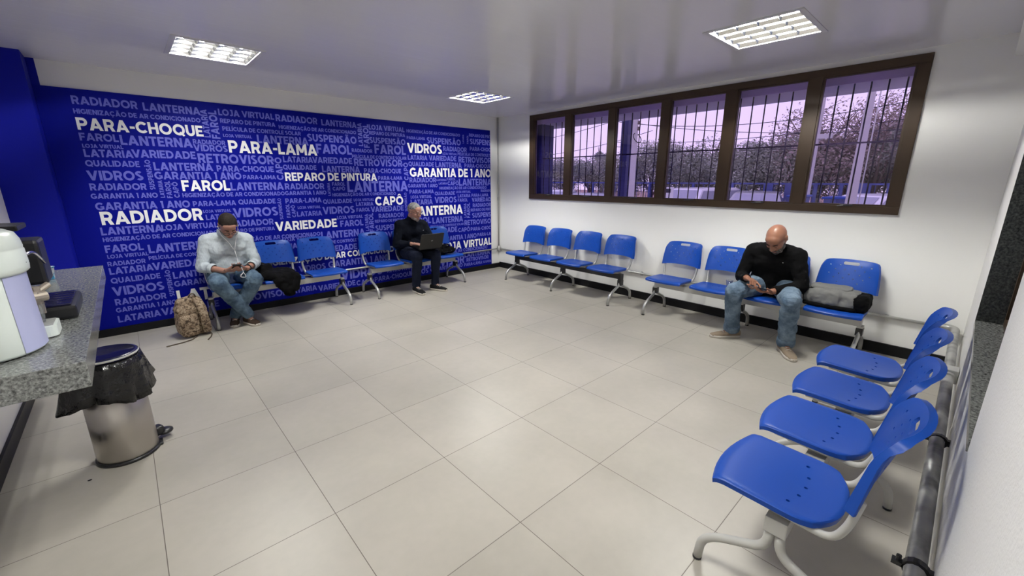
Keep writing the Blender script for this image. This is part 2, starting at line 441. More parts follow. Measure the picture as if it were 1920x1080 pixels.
# granite opening in the right wall
wr_ = bpy.data.objects.new('window_2', None); C.objects.link(wr_); wr_.location = (0, 0, 0); wr_['kind'] = 'structure'
bm = bmesh.new(); box(bm, OX0, OX1, YF - .2, YF + .004, OZ0 - .03, OZ0); obj('sill', bm, 'granite', wr_, label='grey granite sill')
bm = bmesh.new(); box(bm, OX1 - .02, OX1, YF - .2, YF + .004, OZ0, OZ1); box(bm, OX0, OX0 + .02, YF - .2, YF - .01, OZ0, OZ1)
box(bm, OX0, OX1, YF - .2, YF + .004, OZ1 - .02, OZ1)
obj('jamb', bm, 'granite_dark', wr_, label='dark granite jamb')
bm = bmesh.new()
box(bm, OX0, OX1, YF - .125, YF - .10, OZ0, OZ0 + .04); box(bm, OX1 - .06, OX1 - .02, YF - .125, YF - .10, OZ0 + .04, OZ1 - .02)
box(bm, OX0 + .02, OX0 + .06, YF - .125, YF - .10, OZ0 + .04, OZ1 - .02)
obj('window_frame', bm, 'frame', wr_)
bm = bmesh.new(); box(bm, OX0 + .06, OX1 - .06, YF - .118, YF - .112, OZ0 + .04, OZ1 - .02); obj('pane', bm, 'screen', wr_)

# blue column in the left corner of the mural wall
bm = bmesh.new(); box(bm, XL, -0.405, 5.31, YB, 0, ZC); struct('pillar', bm, 'blue_paint', label='deep blue square pillar in the corner beside the mural')
bm = bmesh.new(); box(bm, -0.405, -0.355, 5.588, YB, 2.29, ZC); struct('trim_2', bm, 'blue_paint', label='narrow blue painted strip above the mural beside the pillar')

# skirting
bm = bmesh.new(); box(bm, -0.405, XR, 5.565, YB, 0, 0.075); struct('baseboard_back', bm, 'skirting')
bm = bmesh.new(); box(bm, XR - .018, XR, YF, 5.565, 0, 0.095); struct('baseboard_window', bm, 'skirting')
bm = bmesh.new(); box(bm, XL, XL + .015, YF, 5.31, 0, 0.09); struct('baseboard_left', bm, 'skirting')
bm = bmesh.new(); box(bm, XL + .015, -0.405, 5.295, 5.31, 0, 0.075); struct('baseboard_pillar', bm, 'skirting')

# ------------------------------------------------------------------ the ribbon window
win = bpy.data.objects.new('window_1', None); C.objects.link(win); win.location = (XR, 0, 0); win['kind'] = 'structure'
PANES = [(4.118, 4.736), (3.389, 4.003), (2.659, 3.286), (1.945, 2.556), (1.225, 1.837), (0.510, 1.125)]
GZ0, GZ1 = 1.285, 2.392
X0, X1 = -0.022, 0.045       # local x of the frame (proud of the plaster)
bm = bmesh.new()
box(bm, X0, X1, WY0, WY1, GZ1, WZ1, .003); box(bm, X0, X1, WY0, WY1, WZ0, GZ0, .003)
edges = [WY1] + [e for a, b in PANES for e in (b, a)] + [WY0]
for hi, lo in zip(edges[0::2], edges[1::2]):
    box(bm, X0, X1, lo, hi, GZ0, GZ1, .003)
obj('window_frame', bm, 'frame', win)
for a, b in PANES:
    bm = bmesh.new()
    e = .014
    for args in ((a, b, GZ1 - e, GZ1), (a, b, GZ0, GZ0 + e), (a, a + e, GZ0 + e, GZ1 - e), (b - e, b, GZ0 + e, GZ1 - e)):
        box(bm, -0.012, 0.03, *args)
    s = obj('sash', bm, 'frame', win)
    bm = bmesh.new(); box(bm, 0.006, 0.010, a + .008, b - .008, GZ0 + .008, GZ1 - .008); obj('pane', bm, 'glass', s)
    bm = bmesh.new(); m_ = (a + b) / 2 - .03
    box(bm, -0.030, -0.010, m_ - .045, m_ + .045, GZ0 - .006, GZ0 + .010, .003)
    tube(bm, [(-0.030, m_ - .02, GZ0 + .004), (-0.046, m_ + .02, GZ0 + .002), (-0.046, m_ + .06, GZ0 - .004)], .006, 8)
    obj('latch', bm, 'black_metal', s)

# ------------------------------------------------------------------ recessed louvre lamps
def ceiling_lamp(x, y, label):
    t = thing('ceiling_lamp', label, 'ceiling light', (x, y, ZC), 0, 'recessed louvre ceiling lamps')
    bm = bmesh.new(); a, b_ = .302, .268
    for r in ((-a, a, b_, a), (-a, a, -a, -b_), (-a, -b_, -b_, b_), (b_, a, -b_, b_)):
        box(bm, *r, -0.006, 0.010, .002)
    obj('frame', bm, 'lamp_frame', t)
    bm = bmesh.new(); h = .276; w = .004
    box(bm, -h, h, -h, h, .110, .114); box(bm, -h, -h + w, -h, h, .012, .110); box(bm, h - w, h, -h, h, .012, .110)
    box(bm, -h, h, -h, -h + w, .012, .110); box(bm, -h, h, h - w, h, .012, .110)
    obj('housing', bm, 'chrome', t)
    # four cells by four: V-section lamellae along y, scalloped cross blades along x
    bm = bmesh.new()
    for k in range(5):
        cx = -.264 + .132 * k
        vs = []
        for (xx, zz) in ((cx, .002), (cx + .015, .025), (cx - .015, .025)):
            vs.append([bm.verts.new((xx, yy, zz)) for yy in (-.266, .266)])
        for i in range(3):
            p, q = vs[i], vs[(i + 1) % 3]
            bm.faces.new((p[0], p[1], q[1], q[0]))
    obj('lamella', bm, 'chrome', t, label='bright reflector lamellae')
    for k in range(5):
        cy = -.264 + .132 * k
        bm = bmesh.new(); n = 24
        for s in (-1, 1):
            rows = []
            for i in range(n + 1):
                xx = -.264 + .528 * i / n
                ph = ((xx + .264) / .132) % 1.0
                sag = .012 * math.sin(PI * ph)
                rows.append((bm.verts.new((xx, cy + s * .003, .002 + sag)), bm.verts.new((xx, cy + s * (.011 - .005 * math.sin(PI * ph)), .025))))
            for p, q in zip(rows, rows[1:]):
                bm.faces.new((p[0], q[0], q[1], p[1]))
        obj('cross_blade', bm, 'chrome', t)
    for k in range(4):
        bm = bmesh.new(); cx = -.198 + .132 * k
        tube(bm, [(cx, -.25, .074), (cx, .25, .074)], .013, 12)
        obj('tube', bm, 'tube', t)
    return t
for (x, y), lb in zip(LIGHTS[:3], ('recessed louvre ceiling lamp nearest the blue pillar, above the man in the pale shirt',
                               'recessed square louvre ceiling lamp nearest the corner conduit, seen almost edge-on',
                               'brightest recessed louvre ceiling lamp, in front of the window above the near benches')):
    ceiling_lamp(x, y, lb)
ceiling_lamp(*LIGHTS[3], 'recessed square louvre ceiling lamp above the viewer, outside the top of the photo')  # unseen fourth lamp, added out of view because the room's lighting needs it

# ================================================================== the lettered mural
TK = 0.228     # stroke weight of the heavy capitals, in cap heights
def R_(x0, y0, x1, y1): return [(x0, y0), (x1, y0), (x1, y1), (x0, y1)]
def D_(x0, y0, x1, y1, t=TK * 1.12): return [(x0, y0), (x0 + t, y0), (x1 + t, y1), (x1, y1)]
def ring_(cx, cy, rx, ry, t, a0, a1, n=14):
    out = []
    for k in range(n):
        p, q = math.radians(a0 + (a1 - a0) * k / n), math.radians(a0 + (a1 - a0) * (k + 1) / n)
        o = [(cx + rx * math.cos(a), cy + ry * math.sin(a)) for a in (p, q)]
        i = [(cx + (rx - t) * math.cos(a), cy + (ry - t) * math.sin(a)) for a in (q, p)]
        out.append(o + i)
    return out
def bowl_(x, y0, y1, w, t):
    """D-shaped bowl from a stem at x"""
    r = (y1 - y0) / 2; rx = min(r, w - t)
    s = w - rx
    return [R_(x, y1 - t, x + s, y1), R_(x, y0, x + s, y0 + t)] + ring_(x + s, (y0 + y1) / 2, rx, r, t, -90, 90)
def glyph(c):
    t = TK; u = t * 1.12
    if c == 'A': return 0.98, [D_(0, 0, .49 - u / 2, 1), D_(.98 - u, 0, .49 - u / 2, 1), R_(.22, .18, .76, .18 + t * .85)]
    if c == 'B': return 0.76, [R_(0, 0, t, 1)] + bowl_(0, 0, .56, .76, t * .95) + bowl_(0, .46, 1, .70, t * .95)
    if c in 'CG':
        g = ring_(.5, .5, .5, .5, t, 42 if c == 'C' else 42, 318, 24)
        if c == 'C': return 0.90, g
        return 0.94, ring_(.5, .5, .5, .5, t, 42, 318, 24) + [R_(.74, .12, .74 + t * .9, .52), R_(.55, .36, .74 + t * .9, .52)]
    if c == 'D': return 0.88, [R_(0, 0, t, 1)] + bowl_(0, 0, 1, .88, t)
    if c == 'E': return 0.66, [R_(0, 0, t, 1), R_(0, 0, .66, t * .9), R_(0, 1 - t * .9, .65, 1), R_(0, .5 - t * .42, .58, .5 + t * .42)]
    if c == 'F': return 0.64, [R_(0, 0, t, 1), R_(0, 1 - t * .9, .64, 1), R_(0, .40, .58, .40 + t * .85)]
    if c == 'H': return 0.82, [R_(0, 0, t, 1), R_(.82 - t, 0, .82, 1), R_(0, .5 - t * .45, .82, .5 + t * .45)]
    if c == 'I': return t, [R_(0, 0, t, 1)]
    if c == 'J': return 0.56, [R_(.56 - t, .28, .56, 1), R_(.15, 1 - t * .9, .56, 1)] + ring_(.26, .30, .30, .31, t, 215, 360, 10)
    if c == 'L': return 0.60, [R_(0, 0, t, 1), R_(0, 0, .60, t * .92)]
    if c == 'M': return 1.02, [R_(0, 0, t, 1), R_(1.02 - t, 0, 1.02, 1), D_(.51 - u / 2, .22, 0, 1), D_(.51 - u / 2, .22, 1.02 - u, 1)]
    if c == 'N': return 0.84, [R_(0, 0, t, 1), R_(.84 - t, 0, .84, 1), D_(.84 - u * 1.05, 0, 0, 1, u * 1.05)]
    if c == 'O': return 1.04, ring_(.52, .5, .52, .51, t, 0, 360, 30)
    if c == 'P': return 0.76, [R_(0, 0, t, 1)] + bowl_(0, .32, 1, .76, t * .95)
    if c == 'Q': return 1.04, ring_(.52, .5, .52, .51, t, 0, 360, 30) + [[(.52, .22), (.64, .34), (1.0, .03), (.86, -.10)]]
    if c == 'R': return 0.78, [R_(0, 0, t, 1)] + bowl_(0, .32, 1, .76, t * .95) + [D_(.78 - u * 1.02, 0, .34, .42)]
    if c == 'S':
        return 0.72, ring_(.36, .715, .36, .285, t * .95, 40, 200, 12) + ring_(.36, .285, .36, .285, t * .95, 220, 380, 12) + \
            [[(.025, .62), (.20, .76), (.72 - .025, .38), (.72 - .20, .24)], [(.02, .64), (.19, .68), (.26, .60), (.10, .54)], [(.70, .36), (.53, .32), (.46, .40), (.62, .46)]]
    if c == 'T': return 0.74, [R_(.37 - t / 2, 0, .37 + t / 2, 1), R_(0, 1 - t * .92, .74, 1)]
    if c == 'U': return 0.80, [R_(0, .38, t, 1), R_(.80 - t, .38, .80, 1)] + ring_(.40, .40, .40, .41, t, 180, 360, 14)
    if c == 'V': return 0.96, [D_(.48 - u / 2, 0, 0, 1), D_(.48 - u / 2, 0, .96 - u, 1)]
    if c == 'Z': return 0.72, [R_(0, 0, .72, t * .92), R_(0, 1 - t * .92, .72, 1), D_(0, t * .8, .72 - u * 1.2, 1 - t * .8, u * 1.2)]
    if c == '1': return 0.38, [R_(.38 - t, 0, .38, 1), R_(.06, 1 - t * .92, .38, 1)]
    if c == '-': return 0.38, [R_(0, .34, .38, .34 + t * .85)]
    if c == ' ': return 0.22, []
    base = {'Ç': 'C', 'Ã': 'A', 'Ô': 'O', 'Í': 'I'}[c]
    w, g = glyph(base); m = w / 2
    if c == 'Ç': g = g + [R_(m - .03, -.16, m + .09, .06), R_(m - .14, -.25, m + .09, -.13)]
    if c == 'Ã': g = g + [[(m - .26, 1.08), (m - .20, 1.24), (m + .02, 1.20), (m - .02, 1.07)], [(m - .04, 1.08), (m + .0, 1.20), (m + .26, 1.24), (m + .20, 1.08)]]
    if c == 'Ô': g = g + [[(m - .28, 1.07), (m - .08, 1.25), (m + .08, 1.25), (m - .10, 1.07)], [(m + .28, 1.07), (m + .08, 1.25), (m - .08, 1.25), (m + .10, 1.07)]]
    if c == 'Í': g = g + [[(m - .08, 1.07), (m + .02, 1.26), (m + .22, 1.26), (m + .06, 1.07)]]
    return w, g
GAP = 0.085
def layout(t):
    x = 0; polys = []; prev = ''
    for c in t:
        w, g = glyph(c)
        if prev + c in ('AT', 'TA', 'AV', 'VA', 'RT', 'LT', 'LO', 'TO'): x -= .11 if 'A' in prev + c else .05
        prev = c
        polys += [[(px + x, py) for px, py in p] for p in g]
        x += w + GAP
    return x - GAP, polys

MX0, MX1, MZ1, MY = -0.404, 4.617, 2.290, 5.582
WORDS = '''PARA-CHOQUE,w,-0.19,1.951,0.738,2.044;PARA-LAMA,w,0.943,1.807,1.861,1.912;FAROL,w,0.476,1.401,0.896,1.496;RADIADOR,l,-0.187,2.164,0.256,2.229;LANTERNA,l,0.294,2.152,0.744,2.23;HIGIENIZAÇÃO DE AR CONDICIONADO,l,-0.191,2.081,0.733,2.125;LOJA VIRTUAL,l,0.9,2.166,1.43,2.239;RADIADOR,l,1.446,2.167,1.902,2.227;REPARO DE PINTURA,l,0.905,2.096,1.433,2.139;PELÍCULA DE CONTROLE SOLAR,l,0.914,2.015,1.696,2.064;LOJA VIRTUAL,l,0.911,1.95,1.179,1.99;FAROL,l,-0.193,1.856,0.067,1.917;LANTERNA,l,0.077,1.834,0.63,1.914;RADIADOR,l,0.637,1.872,0.918,1.913;VIDROS,l,0.633,1.8,0.931,1.865;LOJA VIRTUAL,l,-0.188,1.792,0.088,1.825;LATARIA,l,-0.19,1.715,0.149,1.776;VARIEDADE,l,0.14,1.722,0.64,1.787;RETROVISOR,l,0.654,1.683,1.364,1.774;QUALIDADE,l,-0.197,1.629,0.181,1.682;LANTERNA,l,0.283,1.605,0.771,1.671;PARA-CHOQUE,l,0.803,1.598,1.355,1.657;GARANTIA 1 ANO,l,0.274,1.518,1.02,1.582;PARA-LAMA,l,1.036,1.516,1.364,1.56;VIDROS,l,-0.205,1.507,0.188,1.585;RADIADOR,l,-0.206,1.415,0.196,1.472;LANTERNA,l,0.902,1.401,1.435,1.473;RADIADOR,l,1.449,1.4,1.9,1.465;GARANTIA 1 ANO,l,-0.214,1.337,0.269,1.381;HIGIENIZAÇÃO DE AR CONDICIONADO,l,0.466,1.332,1.436,1.373;GARANTIA 1 ANO,l,1.441,1.334,1.919,1.375;GARANTIA 1 ANO,l,-0.201,1.232,0.515,1.295;PARA-LAMA,l,0.54,1.235,0.928,1.289;QUALIDADE,l,0.952,1.242,1.327,1.293;LATARIA,v,0.751,1.94,0.791,2.214;FAROL,v,0.818,1.931,0.874,2.212;CAPÔ,v,1.378,1.508,1.446,1.76;SUSPENSÃO,v,0.225,1.412,0.258,1.698;LATARIA,v,0.295,1.333,0.318,1.502;FAROL,v,0.348,1.327,0.375,1.497;CAPÔ,v,0.402,1.33,0.441,1.486;SUSPENSÃO,v,1.346,1.049,1.39,1.298;FAROL,v,1.429,1.065,1.468,1.227;CAPÔ,v,1.491,1.068,1.527,1.212;VIDROS,w,3.095,1.882,3.672,2.017;REPARO DE PINTURA,w,1.465,1.507,2.607,1.583;GARANTIA DE 1 ANO,w,3.111,1.563,4.624,1.669;CAPÔ,w,2.557,1.175,2.98,1.274;LANTERNA,w,3.127,0.997,4.024,1.113;LANTERNA,l,1.949,2.161,2.386,2.218;HIGIENIZAÇÃO DE AR CONDICIONADO,l,1.467,2.083,2.372,2.115;LANTERNA,l,1.228,1.913,1.773,1.996;SUSPENSÃO,l,1.766,1.966,2.369,2.042;LOJA VIRTUAL,l,2.551,2.153,3.068,2.214;REPARO DE PINTURA,l,2.549,2.093,3.073,2.129;SUSPENSÃO,l,2.545,1.986,3.071,2.055;RADIADOR,l,2.295,1.858,2.573,1.903;FAROL,l,2.606,1.854,3.069,1.966;FAROL,l,1.854,1.832,2.293,1.928;PELÍCULA DE CONTROLE SOLAR,l,2.291,1.782,3.072,1.828;LATARIA,l,1.467,1.714,1.801,1.772;VARIEDADE,l,1.794,1.712,2.287,1.778;RETROVISOR,l,2.311,1.693,3,1.775;QUALIDADE,l,1.456,1.631,1.832,1.677;LANTERNA,l,1.898,1.61,2.38,1.671;PARA-CHOQUE,l,2.435,1.6,2.977,1.657;PARA-LAMA,l,2.625,1.514,2.988,1.553;FAROL,l,2,1.436,2.167,1.477;CAPÔ,l,2.002,1.379,2.161,1.418;LANTERNA,l,2.191,1.369,3.069,1.478;HIGIENIZAÇÃO DE AR CONDICIONADO,l,1.992,1.311,2.874,1.335;PARA-LAMA,l,1.433,1.24,1.849,1.289;QUALIDADE,l,1.866,1.218,2.237,1.265;LOJA VIRTUAL,l,2.261,1.237,2.542,1.262;LATARIA,l,2.286,1.175,2.528,1.212;LOJA VIRTUAL,l,1.561,1.164,1.831,1.195;LATARIA,l,1.543,1.081,1.839,1.124;VIDROS,l,1.849,1.091,2.26,1.167;FAROL,l,2.285,1.101,2.474,1.137;VARIEDADE,l,2.484,1.088,2.981,1.144;HIGIENIZAÇÃO DE AR CONDICIONADO,l,3.1,2.159,4.013,2.193;REPARO DE PINT,l,4.191,2.161,4.627,2.222;PARA-LAMA,l,3.097,2.067,3.391,2.107;SUSPENSÃO,l,3.42,2.026,4.023,2.113;SUSPENS,l,4.201,2.054,4.626,2.143;RADIADOR,l,3.696,1.924,4.134,2.009;PARA-CHOC,l,4.197,1.946,4.624,2.033;LOJA VIRTUAL,l,3.682,1.878,3.947,1.912;PELÍCULA DE CONTROLE S,l,3.958,1.872,4.622,1.93;LATARIA,l,3.094,1.787,3.414,1.853;VARIEDADE,l,3.44,1.788,3.932,1.862;RETROVISOR,l,3.972,1.776,4.627,1.861;QUALIDADE,l,3.099,1.699,3.523,1.764;LANTERNA,l,3.548,1.695,4.03,1.765;PARA-CHOQUE,l,4.084,1.698,4.619,1.761;RADIADOR,l,3.101,1.478,3.546,1.537;LANTERNA,l,3.551,1.498,3.732,1.517;FAROL,l,3.741,1.501,3.904,1.54;LATARIA,l,3.593,1.443,3.742,1.468;CAPÔ,l,3.752,1.432,3.96,1.483;LANTERNA,l,3.966,1.426,4.633,1.519;GARANTIA 1 ANO,l,3.068,1.403,3.57,1.449;HIGIENIZAÇÃO DE AR CONDICIONADO,l,3.601,1.371,4.527,1.402;PARA-LAMA,l,3.09,1.318,3.497,1.367;QUALIDADE,l,3.514,1.284,3.883,1.333;LOJA VIRTUAL,l,3.907,1.308,4.192,1.342;RADIADO,l,4.403,1.319,4.618,1.353;LOJA VIRTUAL,l,3.104,1.248,3.457,1.285;LATARIA,l,3.938,1.239,4.185,1.287;PARA-LAMA,l,4.208,1.242,4.562,1.29;LATARIA,l,3.099,1.162,3.47,1.218;VIDROS,l,3.508,1.171,3.913,1.25;FAROL,l,3.935,1.175,4.129,1.217;VARIEDAD,l,4.213,1.163,4.616,1.223;RADIADOR,l,4.23,1.081,4.609,1.128;REPARO DE PINT,l,4.187,1.014,4.613,1.045;SUSPENS,l,4.211,0.911,4.612,0.971;LATARIA,v,2.397,1.937,2.452,2.222;FAROL,v,2.471,1.92,2.538,2.213;CAPÔ,v,3.028,1.504,3.079,1.746;LATARIA,v,1.939,1.313,1.971,1.474;SUSPENSÃO,v,2.996,1.066,3.045,1.331;LATARIA,v,4.054,2.061,4.092,2.189;FAROL,v,4.13,2.06,4.185,2.185;LATARIA,v,4.05,0.915,4.093,1.143;FAROL,v,4.112,0.905,4.166,1.147;RADIADOR,w,-0.184,1.098,0.607,1.206;LATARIA,w,0.255,0.234,0.946,0.353;LOJA VIRTUAL,l,0.616,1.168,0.871,1.191;LATARIA,l,0.63,1.092,0.911,1.138;VIDROS,l,0.887,1.105,1.337,1.195;LANTERNA,l,-0.206,1.002,0.253,1.058;LOJA VIRTUAL,l,0.245,1.01,0.724,1.054;RADIADOR,l,0.835,1.005,1.276,1.058;HIGIENIZAÇÃO DE AR CONDICIONADO,l,-0.205,0.921,0.713,0.979;REPARO DE PINTURA,l,0.806,0.938,1.279,0.964;FAROL,l,-0.207,0.831,0.074,0.888;LANTERNA,l,0.107,0.793,0.647,0.862;LOJA VIRTUAL,l,-0.203,0.769,0.101,0.8;PELÍCULA DE CONTROLE SOLAR,l,0.095,0.721,0.791,0.749;RADIADOR,l,-0.214,0.696,0.067,0.733;LATARIA,l,-0.215,0.61,0.116,0.674;VARIEDADE,l,0.11,0.619,0.619,0.673;QUALIDADE,l,-0.22,0.525,0.157,0.569;LANTERNA,l,0.257,0.501,0.701,0.558;GARANTIA 1 ANO,l,0.252,0.414,0.867,0.461;VIDROS,l,-0.227,0.406,0.168,0.472;RADIADOR,l,-0.227,0.305,0.169,0.356;GARANTIA 1 ANO,l,-0.235,0.228,0.244,0.269;LATARIA,l,-0.236,0.13,0.096,0.181;VARIEDADE,l,0.102,0.136,0.608,0.182;HIGIENIZAÇÃO DE AR CONDICIONADO,l,0.75,0.809,1.788,0.881;SUSPENSÃO,v,0.2,0.312,0.236,0.594;VARIEDADE,w,1.288,0.922,2.011,1.015;HIGIENIZAÇÃO DE AR CONDICIONADO,w,1.114,0.514,2.863,0.574;LOJA VIRTUAL,w,3.61,0.433,4.617,0.532;LOJA VIRTUAL,l,2.02,1.013,2.363,1.051;FAROL,l,2.053,0.916,2.362,0.985;RADIADOR,l,2.591,0.999,2.974,1.045;REPARO DE PINTURA,l,2.529,0.935,2.994,0.968;SUSPENSÃO,l,2.529,0.824,3.054,0.89;LOJA VIRTUAL,l,1.343,0.791,1.728,0.822;LANTERNA,l,1.797,0.785,2.376,0.854;RADIADOR,l,1.26,0.709,1.674,0.735;PELÍCULA DE CONTROLE SOLAR,l,1.672,0.71,2.428,0.737;VARIEDADE,l,1.741,0.605,2.247,0.669;RETROVISOR,l,2.389,0.722,3.003,0.787;VIDROS,l,1.484,0.389,1.808,0.46;LANTERNA,l,1.066,0.418,1.453,0.457;GARANTIA 1 ANO,l,1.844,0.404,2.703,0.458;GARANTIA 1 ANO,l,1.457,0.235,1.892,0.251;RETROVISOR,l,0.728,0.123,1.322,0.203;LATARIA,l,1.331,0.128,1.67,0.189;VARIEDADE,l,1.686,0.111,2.177,0.167;CAPÔ,l,2.192,0.085,2.446,0.166;PARA-CHOQUE,l,2.457,0.106,3.06,0.168;VIDROS,l,1.991,0.227,2.579,0.306;RETROVISOR,l,2.653,0.217,3.077,0.252;RETROVISOR,l,3.039,0.181,4.027,0.298;LANTERNA,l,4.035,0.292,4.58,0.314;RETROVISOR,l,4.073,0.198,4.548,0.231;VIDROS,l,3.001,0.121,3.332,0.164;GARANTIA 1 ANO,l,3.372,0.107,3.99,0.179;PARA-LAMA,l,4.021,0.116,4.404,0.155;SUSPEN,l,4.421,0.12,4.598,0.147;FAROL,l,3.053,0.877,3.425,0.96;LANTERNA,l,3.451,0.866,4.026,0.939;RETROVISO,l,4.053,0.791,4.61,0.87;PELÍCULA DE CONTROLE SOLAR,l,3.412,0.811,4.035,0.822;VARIEDADE,l,3.359,0.714,3.906,0.771;CAPÔ,l,3.924,0.695,4.16,0.75;PARA-CHOC,l,4.177,0.692,4.608,0.745;GARANTIA 1 ANO,l,3.556,0.578,4.295,0.636;PARA-LA,l,4.314,0.591,4.606,0.637;HIGIENIZAÇÃO DE AR CONDICIONADO,l,3.34,0.373,4.522,0.402;LATARIA,v,2.394,0.83,2.433,1.059;FAROL,v,2.456,0.814,2.5,1.068'''
mural = thing('mural_board', 'deep blue mural covered in lilac and white car-part words, behind two seated men', 'mural', (0, MY, 0))
bm = bmesh.new(); box(bm, MX0, MX1, 0, YB - MY - .0005, 0.076, MZ1); obj('board', bm, 'mural', mural)
LET = {'l': bmesh.new(), 'w': bmesh.new()}
for item in WORDS.split(';'):
    t, k, x0, z0, x1, z1 = item.split(',')
    x0, z0, x1, z1 = map(float, (x0, z0, x1, z1))
    W_, polys = layout(t)
    b = LET['w' if k == 'w' else 'l']
    if k == 'v':
        s = (z1 - z0) / W_; h = s * 1.13; xc = (x0 + x1) / 2
        f = lambda px, py: (xc + h / 2 - py * h, z0 + px * s)
    else:
        s = (x1 - x0) / W_; h = s * 1.13; zc = (z0 + z1) / 2
        f = lambda px, py: (x0 + px * s, zc - h / 2 + py * h)
    for ip, p in enumerate(polys):
        q = [f(*a) for a in p]
        q = [(min(max(a, MX0 + .002), MX1 - .002), c) for a, c in q]
        vs = [b.verts.new((a, -0.0006 - .00008 * (ip % 9), c)) for a, c in q]
        try: b.faces.new(vs)
        except ValueError: pass
for k, m_, lb in (('l', 'lilac', 'lilac lettering'), ('w', 'white_print', 'white lettering')):
    b = LET[k]
    for f_ in b.faces:
        f_.normal_update()
        if f_.normal.y > 0: f_.normal_flip()
    obj('lettering', b, m_, mural, label=lb, recalc=False)

# ================================================================== conduits on the walls
def conduit(name, label, pts, r, m, fil=.05, group=None):
    base = Vector(pts[0]); t = thing(name, label, 'pipe', base, 0, group)
    bm = bmesh.new(); tube(bm, [p - base for p in fillet(pts, fil)], r, 12); obj('pipe', bm, m, t, True)
    return t, base
t, b0 = conduit('conduit', 'vertical metal conduit in the corner between mural and window wall', [(4.775, 5.572, .37), (4.775, 5.572, 2.4998)], .013, 'conduit')
bm = bmesh.new(); tube(bm, [(0, 0, .80), (0, 0, .85)], .018, 12); obj('coupling', bm, 'conduit', t)
t, b0 = conduit('conduit', 'thin horizontal conduit across the foot of the mural behind the benches', [(1.30, 5.562, .335), (4.735, 5.562, .335)], .012, 'conduit')
t, b0 = conduit('conduit', 'horizontal conduit along the window wall behind the benches', [(4.775, 5.52, .335), (4.775, 0.08, .345)], .013, 'conduit')
bm = bmesh.new()
for y in (4.2, 2.75, 1.4, .35):
    bm = bmesh.new(); box(bm, -.003, .020, y - 5.52 - .012, y - 5.52 + .012, -.02, .025); obj('clip', bm, 'conduit', t)
t = thing('junction_box', 'small round metal junction box at the foot of the corner conduit', 'junction box', (4.765, 5.555, .335))
bm = bmesh.new(); lathe(bm, [(.030, -.035), (.034, -.03), (.034, .03), (.024, .036), (.020, .05)], 16); obj('body', bm, 'conduit', t, True)
t, b0 = conduit('conduit', 'thick worn conduit running along the foot of the right wall behind the nearest chairs',
                [(4.775, .06, .345), (4.775, -.070, .345), (3.62, -.076, .338), (0.55, -.083, .33)], .027, 'conduit_old', .07)
bm = bmesh.new(); tube(bm, [(0.0, .012, 0), (0.0, -.028, .0)], .024, 12); obj('elbow_sleeve', bm, 'black_plastic', t)
for x in (2.60, 1.62):
    bm = bmesh.new(); dx = x - 4.775
    tube(bm, [(dx - .012, -.142, -.009), (dx + .012, -.142, -.009)], .033, 14)
    box(bm, dx - .012, dx + .012, -.115, -.085, -.017, -.004); box(bm, dx - .012, dx + .012, -.185, -.17, -.02, .006)
    tube(bm, [(dx, -.10, -.011), (dx, -.10, .014)], .007, 8)
    obj('clamp', bm, 'black_metal', t)
t = thing('junction_box', 'square metal conduit box on the thick pipe beside the rear chairs of the nearest row', 'junction box', (3.60, -.076, .338))
bm = bmesh.new(); box(bm, -.05, .05, -.042, .042, -.04, .045, .006); obj('body', bm, 'conduit', t)
bm = bmesh.new(); tube(bm, [(-.05, 0, 0), (-.085, 0, 0)], .034, 14); obj('collar', bm, 'conduit', t)
bm = bmesh.new(); box(bm, -.04, .04, .042, .046, -.03, .035); tube(bm, [(.0, .045, .01), (.0, .06, .01)], .006, 8); obj('cover', bm, 'conduit', t)

# ================================================================== beam seating
def seat_mesh():
    """moulded seat: flat dish with rounded front and back, thin skirt, row of vent holes"""
    bm = bmesh.new()
    ts = [0, .02, .05, .12, .22, .34, .46, .58, .70, .82, .90, .955, .985, 1]
    ss = [-1, -.985, -.95, -.85, -.68, -.5, -.25, 0, .25, .5, .68, .85, .95, .985, 1]
    def pt(s, t, top):
        hw = .204
        if t > .80: hw *= 1 - .09 * ((t - .80) / .20) ** 2
        x = s * hw
        yf = .215 + .034 * (1 - s * s); yb = -.098 - .060 * (1 - abs(s) ** 2.6)
        y = yf + (yb - yf) * t
        e = min(1 - abs(s), t * 2.2, (1 - t) * 2.2)
        rim = .006 * max(0, 1 - e / .05) ** 2
        z = .440 - .020 * t + .010 * s * s * t - .010 * math.exp(-((t - .72) / .25) ** 2) * (1 - s * s) - .014 * max(0, 1 - t / .12) ** 2 - rim
        return Vector((x, y, z if top else z - .024 + rim * .5))
    top = [[bm.verts.new(pt(s, t, True)) for s in ss] for t in ts]
    bot = [[bm.verts.new(pt(s * .985, .008 + t * .985, False)) for s in ss] for t in ts]
    nT, nS = len(ts), len(ss)
    for i in range(nT - 1):
        for j in range(nS - 1):
            bm.faces.new((top[i][j], top[i][j + 1], top[i + 1][j + 1], top[i + 1][j]))
            bm.faces.new((bot[i][j], bot[i + 1][j], bot[i + 1][j + 1], bot[i][j + 1]))
    ring = [(0, j) for j in range(nS)] + [(i, nS - 1) for i in range(1, nT)] + [(nT - 1, j) for j in range(nS - 2, -1, -1)] + [(i, 0) for i in range(nT - 2, 0, -1)]
    for (a, b), (c, d) in zip(ring, ring[1:] + ring[:1]):
        bm.faces.new((top[a][b], bot[a][b], bot[c][d], top[c][d]))
    return cut(bm, [((x, y, .42), (0, 0, 1), .0065, 0) for x, y in ((-.13, -.012), (-.065, -.03), (0, -.036), (.065, -.03), (.13, -.012))], 'plastic_blue')

